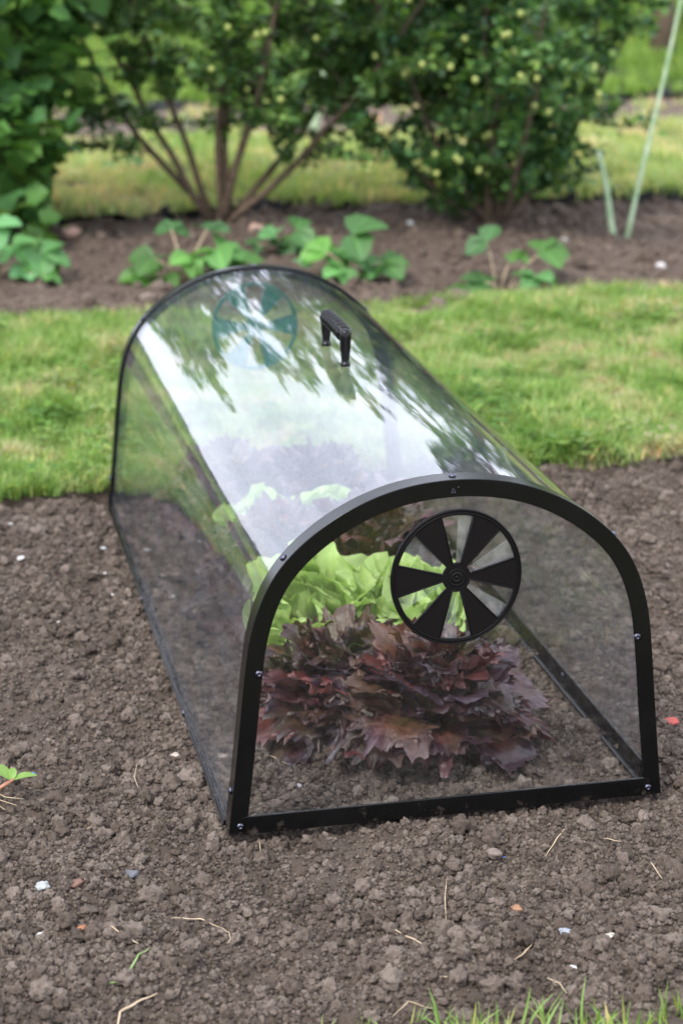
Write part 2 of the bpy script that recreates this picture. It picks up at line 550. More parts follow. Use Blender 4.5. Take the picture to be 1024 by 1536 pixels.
g = sheet_uv('ground', graded(-4, 5, -400, 400, 1.0, 1.5, 60), graded(-4, 12, -60, 900, 1.0, 1.5, 60),
             lambda X, Y, U, V: X * 0 - 0.06, M['grass_far'])
soil = sheet_uv('soil_bed', graded(-0.62, 1.12, -6, 7, 0.0036), graded(-0.42, 1.33, -0.52, 1.42, 0.0036),
                lambda X, Y, U, V: soil_h(X, Y) * fadeh(U), M['soil'])


def lawn_h(X, Y, U, V):
    return 0.012 + 0.016 * vnoise(X * 5, Y * 5, 21) + 0.012 * vnoise(X * 14, Y * 14, 22)


def lawn_strip(X, Y, U, V):
    d = np.minimum(V - (LV0 + edge(U, 31)), (LV1 + edge(U, 33)) - V)
    return lawn_h(X, Y, U, V) - 0.07 * np.clip(-d / 0.03 + 0.4, 0, 1)


lawn = sheet_uv('lawn_ground', graded(-1.6, 2.2, -7, 8, 0.03), np.arange(LV0 - 0.12, LV1 + 0.12, 0.02), lawn_strip, M['soil2'])


def bed2_h(X, Y, U=None, V=None):
    return 0.03 * vnoise(X * 3, Y * 3, 41) + 0.028 * vnoise(X * 9, Y * 9, 42) + 0.02 * vnoise(X * 24, Y * 24, 43) + 0.012 * vnoise(X * 55, Y * 55, 44) + 0.01


bed2 = sheet_uv('far_soil_bed', graded(-1.6, 2.4, -8, 9, 0.012), np.arange(LV1 - 0.15, BV1 + 0.15, 0.012),
                lambda X, Y, U, V: bed2_h(X, Y), M['soil2'])
lawn2 = sheet_uv('far_lawn_ground', graded(-2, 3, -9, 10, 0.06), np.arange(BV1 - 0.1, FV1 + 0.1, 0.04),
                 lambda X, Y, U, V: lawn_h(X, Y, U, V) + 0.03 - 0.09 * np.clip(-np.minimum(V - BV1 - edge(U, 35, 0.05), FV1 + edge(U, 37, 0.05) - V) / 0.04 + 0.4, 0, 1), M['grass_far'])
bed3 = sheet_uv('third_soil_bed', graded(-2, 3, -9, 10, 0.05), np.arange(FV1 - 0.1, SV1 + 0.1, 0.04),
                lambda X, Y, U, V: 0.8 * bed2_h(X, Y) + 0.005, M['soil2'])
fore = sheet_uv('front_lawn_ground', graded(-1, 1.6, -6, 7, 0.03), np.arange(-2.6, -0.30, 0.02),
                lambda X, Y, U, V: lawn_h(X, Y, U, V) - 0.01 - 0.07 * np.clip(-((-0.447 - 0.35 * np.maximum(0, 0.05 - U) + edge(U, 39, 0.012)) - V) / 0.03 + 0.4, 0, 1), M['soil'])
back = sheet_uv('meadow_ground', graded(-4, 5, -12, 13, 0.25), np.arange(SV1 - 0.05, 16, 0.2),
                lambda X, Y, U, V: lawn_h(X, Y, U, V) + 0.02, M['meadow'])


# ---------------------------------------------------------------- scattering of stuff nobody could count
def proto_collection(name, meshes):
    c = bpy.data.collections.new(name)
    for me in meshes:
        o = bpy.data.objects.new(me.name, me)
        c.objects.link(o)
    return c


def scatter(name, P, rot, scl, coll, label, cat):
    """one object of points; geometry nodes put a prototype on each"""
    me = bpy.data.meshes.new(name)
    me.vertices.add(len(P)); me.vertices.foreach_set('co', np.asarray(P, np.float32).ravel())
    a = me.attributes.new('rot', 'FLOAT_VECTOR', 'POINT'); a.data.foreach_set('vector', np.asarray(rot, np.float32).ravel())
    a = me.attributes.new('scl', 'FLOAT_VECTOR', 'POINT'); a.data.foreach_set('vector', np.asarray(scl, np.float32).ravel())
    o = obj(name, me)
    ng = bpy.data.node_groups.new(name, 'GeometryNodeTree')
    ng.interface.new_socket('Geometry', in_out='INPUT', socket_type='NodeSocketGeometry')
    ng.interface.new_socket('Geometry', in_out='OUTPUT', socket_type='NodeSocketGeometry')
    n, l = ng.nodes, ng.links
    gi = n.new('NodeGroupInput'); go = n.new('NodeGroupOutput')
    mp = n.new('GeometryNodeMeshToPoints')
    ip = n.new('GeometryNodeInstanceOnPoints')
    ci = n.new('GeometryNodeCollectionInfo'); ci.inputs['Collection'].default_value = coll
    ci.inputs['Separate Children'].default_value = True; ci.inputs['Reset Children'].default_value = True
    ar = n.new('GeometryNodeInputNamedAttribute'); ar.data_type = 'FLOAT_VECTOR'; ar.inputs['Name'].default_value = 'rot'
    as_ = n.new('GeometryNodeInputNamedAttribute'); as_.data_type = 'FLOAT_VECTOR'; as_.inputs['Name'].default_value = 'scl'
    er = n.new('FunctionNodeEulerToRotation')
    l.new(gi.outputs[0], mp.inputs[0]); l.new(mp.outputs[0], ip.inputs['Points'])
    l.new(ci.outputs[0], ip.inputs['Instance']); ip.inputs['Pick Instance'].default_value = True
    l.new(ar.outputs['Attribute'], er.inputs[0]); l.new(er.outputs[0], ip.inputs['Rotation'])
    l.new(as_.outputs['Attribute'], ip.inputs['Scale'])
    l.new(ip.outputs[0], go.inputs[0])
    md = o.modifiers.new('scatter', 'NODES'); md.node_group = ng
    tag(o, label, cat, None, 'stuff')
    return o


def ico(sub):
    import bmesh
    bm = bmesh.new(); bmesh.ops.create_icosphere(bm, subdivisions=sub, radius=1.0)
    V = np.array([v.co[:] for v in bm.verts]); F = np.array([[v.index for v in f.verts] for f in bm.faces])
    bm.free()
    return V, F


IV, IF = ico(3)
IV4, IF4 = ico(4)


def lump(seed, rough=0.5, V=IV, flat=0.75, freq=1.3):
    out = []
    off = Vector((seed * 7.3, seed * 3.1, seed * 5.7))
    for v in V:
        p = Vector(v)
        d = 1 + rough * (0.55 * mnoise.noise(p * freq + off) + 0.32 * mnoise.noise(p * freq * 2.6 + off) + 0.2 * mnoise.noise(p * freq * 6 + off))
        out.append(tuple(p * d))
    out = np.array(out); out[:, 2] *= flat
    return out


clod_protos = proto_collection('clod_prototypes', [make_mesh('clod', lump(i, 1.15, flat=0.9, freq=2.0), IF, M['soil']) for i in range(9)])

# clods over the near bed
nC = 300000
cu = RNG.uniform(-0.68, 1.22, nC); cv = RNG.uniform(-0.44, 1.30, nC)
cx = A0.x + UX.x * cu + VX.x * cv; cy = A0.y + UX.y * cu + VX.y * cv
dens = vnoise(cx * 6, cy * 6, 51) + 0.6 * vnoise(cx * 15, cy * 15, 52)
keep = dens > RNG.uniform(-0.85, 0.25, nC)
cx, cy, cu, cv = cx[keep], cy[keep], cu[keep], cv[keep]
r = 0.00155 * (RNG.uniform(0.002, 1, len(cx)) ** -0.33)
r = np.minimum(r, 0.0115) * np.where(RNG.uniform(0, 1, len(cx)) < 0.5, 0.85, 1.0)
nearf = (np.abs(cu) < 0.012) | (np.abs(cu - 0.5) < 0.012) | (np.abs(cv) < 0.012)
r = np.where(nearf, np.minimum(r, 0.0062), r)
cz = soil_h(cx, cy) + r * 0.45
rot = RNG.uniform(0, 6.28, (len(cx), 3)); rot[:, :2] *= 0.15
s = r[:, None] * RNG.uniform(0.8, 1.2, (len(cx), 3))
scatter('soil_crumbs', np.stack([cx, cy, cz], -1), rot, s, clod_protos, 'loose brown crumbs of dug soil all over the bed round the cloche', 'soil crumbs')

# clods over the second bed
n2 = 12000
cu = RNG.uniform(-1.8, 2.6, n2); cv = RNG.uniform(LV1 - 0.05, BV1 + 0.1, n2)
cx = A0.x + UX.x * cu + VX.x * cv; cy = A0.y + UX.y * cu + VX.y * cv
r = np.minimum(0.004 * (RNG.uniform(0.02, 1, n2) ** -0.45), 0.022)
rot = RNG.uniform(0, 6.28, (n2, 3)); rot[:, :2] *= 0.15
clod_far = proto_collection('far_clod_prototypes', [make_mesh('far_clod', lump(20 + i, 0.6, flat=0.8), IF, M['soil2']) for i in range(5)])
scatter('far_soil_crumbs', np.stack([cx, cy, bed2_h(cx, cy) + r * 0.2], -1), rot, r[:, None] * RNG.uniform(0.8, 1.2, (n2, 3)), clod_far,
        'blurred brown crumbs of soil on the bed under the bushes', 'soil crumbs')


# grass tufts
def tuft(seed, nb, h, w, spread, lean=0.5, dead=0.12):
    rs = np.random.default_rng(seed)
    mb = MB()
    for k in range(nb):
        a = rs.uniform(0, 2 * math.pi); rr = spread * math.sqrt(rs.uniform())
        bx, by = rr * math.cos(a), rr * math.sin(a)
        ln = h * rs.uniform(0.45, 1.1); az = rs.uniform(0, 2 * math.pi); le = lean * rs.uniform(0.15, 1.4)
        dirv = np.array([math.cos(az), math.sin(az)]); sd = np.array([-dirv[1], dirv[0]])
        ww = w * rs.uniform(0.6, 1.2)
        V = []
        ns = 4
        for i in range(ns + 1):
            t = i / ns
            out = le * ln * t ** 1.7; z = ln * t * (1 - 0.35 * le * t) if le < 1.5 else ln * t * 0.5
            wd = ww * (1 - t ** 1.8) * 0.5 + 0.00015
            c = np.array([bx, by]) + dirv * out
            V.append((c[0] + sd[0] * wd, c[1] + sd[1] * wd, z - 0.004)); V.append((c[0] - sd[0] * wd, c[1] - sd[1] * wd, z - 0.004))
        F = [(2 * i, 2 * i + 1, 2 * i + 3, 2 * i + 2) for i in range(ns)]
        br = rs.uniform(0.7, 1.2)
        cc = (br, br, br)
        if rs.uniform() < dead: cc = (2.0 * br, 1.35 * br, 1.5 * br)
        mb.add(V, F, cc)
    return mb


tufts = proto_collection('tuft_prototypes', [tuft(100 + i, 40, 0.040, 0.0024, 0.020, 0.75, 0.10).mesh('tuft', M['grass'], False) for i in range(9)])
tufts_far = proto_collection('far_tuft_prototypes', [tuft(200 + i, 34, 0.06, 0.0055, 0.045).mesh('far_tuft', M['grass_far'], False) for i in range(6)])


def grass_area(name, u0, u1, v0, v1, n, coll, hf, label, ins, smin=0.6, smax=1.25, patch=5):
    cu = RNG.uniform(u0, u1, n); cv = RNG.uniform(v0, v1, n)
    k = ins(cu, cv)
    cu, cv = cu[k], cv[k]
    cx = A0.x + UX.x * cu + VX.x * cv; cy = A0.y + UX.y * cu + VX.y * cv
    z = hf(cx, cy, cu, cv)
    s = RNG.uniform(smin, smax, len(cx)) * (1 + 0.8 * vnoise(cx * patch, cy * patch, 61))
    rot = np.stack([RNG.uniform(-0.25, 0.25, len(cx)), RNG.uniform(-0.25, 0.25, len(cx)), RNG.uniform(0, 6.28, len(cx))], -1)
    return scatter(name, np.stack([cx, cy, z], -1), rot, np.repeat(s[:, None], 3, 1), coll, label, 'grass')


grass_area('lawn_grass', -1.9, 2.5, LV0 - 0.06, LV1 + 0.06, 26000, tufts, lawn_h,
           'soft mown green lawn grass between the two soil beds',
           lambda u, v: (v > LV0 + edge(u, 31)) & (v < LV1 + edge(u, 33)))
def rosette(seed):
    rs = np.random.default_rng(seed); n = 15
    az = rs.uniform(0, 6.28, n); rr = rs.uniform(0.004, 0.022, n)
    P = np.stack([rr * np.cos(az), rr * np.sin(az), rs.uniform(0.012, 0.034, n)], -1)
    LVx = np.array([(0, 0), (.15, .34), (.5, .46), (.85, .34), (1, 0), (.85, -.34), (.5, -.46), (.15, -.34)])
    V = []; F = []; C = []
    for k in range(n):
        a = az[k] + rs.uniform(-.5, .5); sz = rs.uniform(0.008, 0.015); t = rs.uniform(-0.3, 0.5); b0 = len(V)
        for x, y in LVx * sz: V.append((P[k][0] + x * math.cos(a) - y * math.sin(a), P[k][1] + x * math.sin(a) + y * math.cos(a), P[k][2] + x * t + 0.2 * abs(y)))
        F.append(tuple(range(b0, b0 + 8))); C += [(0.45 + 0.2 * (k % 3) / 2, 0.55 + 0.2 * (k % 3) / 2, 0.40)] * 8
    return make_mesh('weed', V, F, M['grass'], False, C)


weeds = proto_collection('weed_prototypes', [rosette(700 + i) for i in range(6)])
grass_area('lawn_weeds', -1.5, 2.2, LV0 - 0.03, LV1, 1700, weeds, lawn_h, 'small round leaved weeds growing in the mown lawn between the soil beds',
           lambda u, v: (v > LV0 - 0.01 + edge(u, 31)) & ((vnoise(u * 5, v * 5, 77) > 0.08) | (v < LV0 + 0.12)), 0.8, 1.4)
grass_area('far_lawn_grass', -2.6, 3.6, BV1 - 0.1, SV1 + 0.1, 13500, tufts_far, lambda X, Y, U, V: lawn_h(X, Y, U, V) + 0.02,
           'yellowish dry lawn grass behind the fruit bushes',
           lambda u, v: ((v > BV1 + edge(u, 35, 0.05)) & (v < FV1 + edge(u, 37, 0.05))) | ((v > BV1) & (RNG.uniform(0, 1, len(u)) < 0.018)))
tufts_mead = proto_collection('meadow_tuft_prototypes', [tuft(250 + i, 34, 0.08, 0.009, 0.06).mesh('meadow_tuft', M['meadow'], False) for i in range(5)])
grass_area('meadow_grass', -4, 6, SV1, 13, 9000, tufts_mead, lambda X, Y, U, V: lawn_h(X, Y, U, V) + 0.02,
           'bright green rough grass beyond the third bed', lambda u, v: v > SV1 + edge(u, 38, 0.08), 0.5, 1.2, 2)
fore_t = proto_collection('front_tuft_prototypes', [tuft(300 + i, 6, 0.046, 0.0034, 0.020, 0.6, 0.15).mesh('front_tuft', M['grass'], False) for i in range(9)])
grass_area('front_grass', -0.9, 1.6, -1.2, -0.33, 5200, fore_t, lambda X, Y, U, V: lawn_h(X, Y, U, V) - 0.012,
           'green grass blades at the near edge of the soil bed',
           lambda u, v: (v < -0.447 - 0.35 * np.maximum(0, 0.05 - u) + edge(u, 39, 0.012) + RNG.exponential(0.010, len(u))), 0.5, 1.2)


# ================================================================ CLOCHE
ctrl = [(0, 0), (.007, .06), (.0137, .122), (.0202, .185), (.0265, .230), (.0395, .272), (.060, .307), (.091, .3375), (.127, .3615), (.165, .3785), (.205, .3885), (.25, .3920)]


def catmull(pts, per):
    P = [np.array(p, float) for p in pts]
    P = [2 * P[0] - P[1]] + P + [np.array([0.5 - pts[-2][0], pts[-2][1]])]
    out = []
    for i in range(1, len(P) - 2):
        for k in range(per):
            t = k / per
            a, b, c, d = P[i - 1], P[i], P[i + 1], P[i + 2]
            out.append(0.5 * ((2 * b) + (-a + c) * t + (2 * a - 5 * b + 4 * c - d) * t * t + (-a + 3 * b - 3 * c + d) * t ** 3))
    out.append(P[-2])
    return out


_half = catmull(ctrl, 5)
PROF = np.array(_half + [np.array([0.5 - p[0], p[1]]) for p in _half[-2::-1]])   # left foot, over, right foot


def smooth_prof(P, it=6):
    P = P.copy()
    for _ in range(it):
        Q = P.copy(); Q[1:-1] = 0.25 * P[:-2] + 0.5 * P[1:-1] + 0.25 * P[2:]; P = Q
    return P


PROF = smooth_prof(PROF)


def inset_open(P, d):
    T = np.gradient(P, axis=0); T /= np.linalg.norm(T, axis=1)[:, None]
    Nn = np.stack([T[:, 1], -T[:, 0]], 1)
    return P + Nn * d


def inset_closed(P, d):
    n = len(P); out = []
    for i in range(n):
        a, b, c = P[i - 1], P[i], P[(i + 1) % n]
        e1 = (b - a) / np.linalg.norm(b - a); e2 = (c - b) / np.linalg.norm(c - b)
        n1 = np.array([e1[1], -e1[0]]); n2 = np.array([e2[1], -e2[0]])
        m = n1 + n2; m /= np.linalg.norm(m)
        out.append(b + m * d / max(0.35, m @ n1))
    return np.array(out)


cloche = empty('cloche', tuple(w3(0, 0, 0)), 'clear plastic tunnel cloche with black arched end frames standing over the lettuces', 'cloche', rz=YAW)


def loft_frame(name, v_face, sgn, face_w=0.0195, bot=0.0215, flange=0.026, th=0.003):
    """closed L-section frame; local axes: x across, y along, z up"""
    sect = [(0, 0), (1, 0), (1, th), (0.0028, th), (0.0028, flange), (0, flange)]
    V = []
    n = len(PROF)
    for q, (d, yy) in enumerate(sect):
        if d == 1:
            L = inset_closed(PROF, face_w)
            L[:, 1] = np.maximum(L[:, 1], bot)
            L[0, 1] = L[-1, 1] = bot
        else:
            L = inset_closed(PROF, d) if d else PROF.copy()
        for p in L: V.append((p[0], v_face + sgn * yy, p[1]))
    F = []
    m = len(sect)
    for q in range(m):
        q2 = (q + 1) % m
        for i in range(n):
            i2 = (i + 1) % n
            f = (q * n + i, q2 * n + i, q2 * n + i2, q * n + i2)
            F.append(f if sgn > 0 else f[::-1])
    me = make_mesh(name, V, F, M['frame'])
    shade_auto(me, 40)
    o = obj(name, me, cloche)
    bevel(o, 0.0009, 2, 50)
    return o


ff = loft_frame('front_frame', -0.0035, 1)
rf = loft_frame('rear_frame', LEN + 0.0035, -1, flange=0.020)


def open_strip(name, P0, P1, y0, y1, ny, mat):
    n = len(P0); ys = np.linspace(y0, y1, ny)
    V = []
    for P in (P0, P1):
        for y in ys:
            for p in P: V.append((p[0], y, p[1]))
    k = n * ny; F = []
    for j in range(ny - 1):
        for i in range(n - 1):
            a, b, c, d = j * n + i, j * n + i + 1, (j + 1) * n + i + 1, (j + 1) * n + i
            F.append((a, d, c, b)); F.append((k + a, k + b, k + c, k + d))
    for i in range(n - 1):
        F.append((i, i + 1, k + i + 1, k + i)); a = (ny - 1) * n + i
        F.append((a + 1, a, k + a, k + a + 1))
    for j in range(ny - 1):
        a = j * n; F.append((a + n, a, k + a, k + a + n))
        a = j * n + n - 1; F.append((a, a + n, k + a + n, k + a))
    return make_mesh(name, V, F, mat)


rp0 = inset_open(PROF, 0.0032); rp1 = inset_open(PROF, 0.0052)
rp0[:, 1] = np.maximum(rp0[:, 1], 0.002); rp1[:, 1] = np.maximum(rp1[:, 1], 0.002)
me = open_strip('roof_sheet', rp0, rp1, 0.001, LEN - 0.001, 60, M['sheet'])
shade_auto(me, 40)
roof = obj('roof_sheet', me, cloche)


def end_panel(name, y0, y1):
    P = inset_closed(PROF, 0.0062); P[:, 1] = np.maximum(P[:, 1], 0.0062)
    n = len(P)
    V = [(p[0], y0, p[1]) for p in P] + [(p[0], y1, p[1]) for p in P]
    F = [tuple(range(n - 1, -1, -1)), tuple(range(n, 2 * n))] + [(i, (i + 1) % n, n + (i + 1) % n, n + i) for i in range(n)]
    return obj(name, make_mesh(name, V, F, M['panel'], smooth=False), cloche)


end_panel('front_panel', 0.0005, 0.0022)
end_panel('rear_panel', LEN - 0.0022, LEN - 0.0005)


def rail(name, x0, x1, hgt, lip):
    mb = MB()
    mb.box(min(x0, x1), max(x0, x1), 0.024, LEN - 0.018, 0.0, hgt)
    a, b = (x1, x1 + lip) if lip > 0 else (x1 + lip, x1)
    mb.box(a, b, 0.024, LEN - 0.018, 0.0, 0.0028)
    o = mb.build(name, M['frame'], cloche, False)
    bevel(o, 0.0006, 2)
    return o


rail('side_rail', -0.0012, 0.0016, 0.0065, -0.004)
rail('side_rail', 0.4925, 0.4945, 0.021, -0.012)


def screw(x, y, z, n):
    mb = MB()
    lathe_mb(mb, [(0.0040, 0), (0.0042, 0.0008), (0.0036, 0.0018), (0.0024, 0.0025), (0.0015, 0.0027), (0.0014, 0.0017), (0.0002, 0.0017)], 14)
    o = mb.build('screw', M['screw'], cloche)
    o.location = (x, y, z)
    o.rotation_mode = 'QUATERNION'
    o.rotation_quaternion = Vector(n).normalized().to_track_quat('Z', 'Y')
    return o


def panel_xy(px, py, off=-0.0035):
    fx = (px - 512) / 3036.0; fy = (py - 768) / 3036.0
    d = Vector((fx, _cp - fy * _sp, -_sp - fy * _cp)); o = Vector((0, 0, CAM_H))
    t = ((A0 + VX * off - o).dot(VX)) / d.dot(VX); q = o + d * t
    return (q - A0).dot(UX), q.z


for px, py in ((360, 1240), (388, 1011), (955, 955), (971, 1181)):
    x, z = panel_xy(px, py)
    screw(x, -0.0036, z, (0, -1, 0))


def rim_screw(i, y):
    p = PROF[i]; t = PROF[i + 1] - PROF[i - 1]
    screw(p[0], y, p[1], (-t[1], 0, t[0]))


mid = len(PROF) // 2
for y in (0.010, LEN - 0.008):
    for i in (4, 31, mid, len(PROF) - 32, len(PROF) - 5): rim_screw(i, y)
for y in (0.33, 0.75): screw(0.4924, y, 0.012, (-1, 0, 0))
for y in (0.33, 0.75): screw(-0.0013, y, 0.0045, (-1, 0, 0))


def vent(name, x, z, y, rx, rz, mat, sgn, yf):
    """round vent with six wedge openings; sgn -1 faces the camera side"""
    na = 144
    slot = lambda k: abs(((k + 0.5) * 360 / na - 30) % 60 - 30) > 30 - 14.6
    rs = [0.0, 0.04, 0.09, 0.15, 0.215, 0.4, 0.65, 0.915, 0.955, 1.0]
    nr = len(rs)
    V = []; F = []
    for side in (0, 1):
        for r_ in rs:
            for k in range(na):
                a = 2 * math.pi * k / na
                V.append((x + rx * r_ * math.cos(a), y + (0 if side == 0 else -sgn * 0.003), z + rz * r_ * math.sin(a)))
    off = nr * na
    solid = [[True if (j < 4 or j >= 7) else not slot(k) for k in range(na)] for j in range(nr - 1)]
    # slots sit at 90, 30, -30 ... degrees
    for j in range(nr - 1):
        for k in range(na):
            if not solid[j][k]: continue
            k2 = (k + 1) % na
            a, b, c, d = j * na + k, j * na + k2, (j + 1) * na + k2, (j + 1) * na + k
            F.append((a, b, c, d)); F.append((off + a, off + d, off + c, off + b))
            if j == nr - 2: F.append((d, c, off + c, off + d))
            if j < nr - 2 and not solid[j + 1][k]: F.append((d, c, off + c, off + d))
            if j > 0 and not solid[j - 1][k]: F.append((b, a, off + a, off + b))
            if not solid[j][k2]: F.append((c, b, off + b, off + c))
            if not solid[j][k - 1]: F.append((a, d, off + d, off + a))
    wheel = obj(name, make_mesh(name, V, F, mat, smooth=False), cloche)
    # raised beads round the rim and the openings
    mb = MB()
    yb = y + sgn * 0.0002
    ring = lambda r_: [(x + rx * r_ * math.cos(t), yb, z + rz * r_ * math.sin(t)) for t in np.linspace(0, 2 * math.pi, 97)]
    for r_ in (0.985, 0.945): mb.tube(ring(r_), 0.0009, 6, caps=False)
    for k in range(6):
        c0 = R(90 + 60 * k); h = R(15.4)
        P = []
        for t in np.linspace(c0 - h, c0 + h, 10): P.append((x + rx * 0.925 * math.cos(t), yb, z + rz * 0.925 * math.sin(t)))
        for t in np.linspace(c0 + h * 1.15, c0 - h * 1.15, 5): P.append((x + rx * 0.20 * math.cos(t), yb, z + rz * 0.20 * math.sin(t)))
        P.append(P[0]); mb.tube(P, 0.00075, 6)
    mb.build('raised_bead', mat, wheel)
    hb = MB()
    lathe_mb(hb, [(0.0100, 0), (0.0100, 0.0006), (0.0092, 0.0008), (0.0084, 0.0004), (0.0058, 0.0004), (0.0054, 0.0009), (0.0038, 0.0009), (0.0034, 0.0004), (0.0016, 0.0004), (0.0013, 0.0010), (0.0003, 0.0010)], 28)
    h = hb.build('hub', mat, wheel)
    h.location = (x, y, z); h.rotation_euler = (R(90) if sgn < 0 else R(-90), 0, 0)
    # clear shutter blades behind the openings
    for k in range(6):
        a0 = R(90 + 60 * k - 15.5); a1 = R(90 + 60 * k + (2.0 if k % 2 else -1.0))
        n = 8; V = []
        for dy in (0, 0.0012):
            V.append((x + rx * 0.16 * math.cos(a0), yf + dy, z + rz * 0.16 * math.sin(a0)))
            V.append((x + rx * 0.16 * math.cos(a1), yf + dy, z + rz * 0.16 * math.sin(a1)))
            for t in np.linspace(a1, a0, n): V.append((x + rx * 0.93 * math.cos(t), yf + dy, z + rz * 0.93 * math.sin(t)))
        m_ = n + 2
        F = [tuple(range(m_ - 1, -1, -1)), tuple(range(m_, 2 * m_))] + [(i, (i + 1) % m_, m_ + (i + 1) % m_, m_ + i) for i in range(m_)]
        obj('vent_shutter', make_mesh('vent_shutter', V, F, M['flap'], smooth=False), wheel)
    return wheel


vw = vent('vent_wheel', 0.2527, 0.2815, -0.0045, 0.0728, 0.0770, M['wheelblack'], -1, -0.0014)
vw['label'] = 'black round vent with six wedge openings'
vr = vent('vent_wheel', 0.2505, 0.2905, LEN - 0.0040, 0.0715, 0.0735, M['teal'], -1, LEN - 0.0034)
vr['label'] = 'dark green round vent on the far end panel'

# handle on the ridge
hd = bpy.data.objects.new('handle', None); COL.objects.link(hd); hd.parent = cloche
hd.location = (0.2485, 0.0, 0.3905); hd.empty_display_size = 0.02
H0, H1, HH = 0.530, 0.650, 0.0445
for yy in (H0, H1):
    mb = MB(); lathe_mb(mb, [(0.0068, -0.002), (0.0068, 0.0022), (0.0052, 0.0026), (0.0054, 0.006), (0.0070, 0.022), (0.0078, 0.036), (0.0074, 0.043), (0.0055, 0.0465), (0.001, 0.0475)], 20)
    o = mb.build('handle_post', M['black'], hd); o.location = (0, yy, 0)
mb = MB(); nst = 150; P = []; Rr = []
for i in range(nst):
    t = i / (nst - 1); y = H0 + 0.003 + t * (H1 - H0 - 0.006)
    P.append((0, y, HH - 0.006 + 0.0015 * math.sin(math.pi * t)))
    ph = (t * 7) % 1
    Rr.append(0.0050 + 0.0062 * (1 - abs(2 * ph - 1) ** 1.5) * (1 if 0.04 < t < 0.96 else 0.2))
mb.tube(P, Rr, 18)
mb.build('ribbed_grip', M['black'], hd)

# small moulded mark at the top of the front frame
mb = MB()
x, z = panel_xy(680, 736)
mb.tube([(x - 0.0032, -0.0037, z - 0.0028), (x - 0.0005, -0.0037, z + 0.0028), (x + 0.0026, -0.0037, z - 0.0026), (x - 0.0026, -0.0037, z - 0.0012)], 0.0004, 6)
mb.tube([(x + 0.0042, -0.0037, z + 0.0034), (x + 0.0066, -0.0037, z + 0.0042)], 0.0004, 6)
mb.build('moulded_mark', M['screw'], cloche)


# ================================================================ LETTUCES
def lerp3(a, b, t):
    t = np.clip(t, 0, 1)[..., None]
    return np.asarray(a) * (1 - t) + np.asarray(b) * t


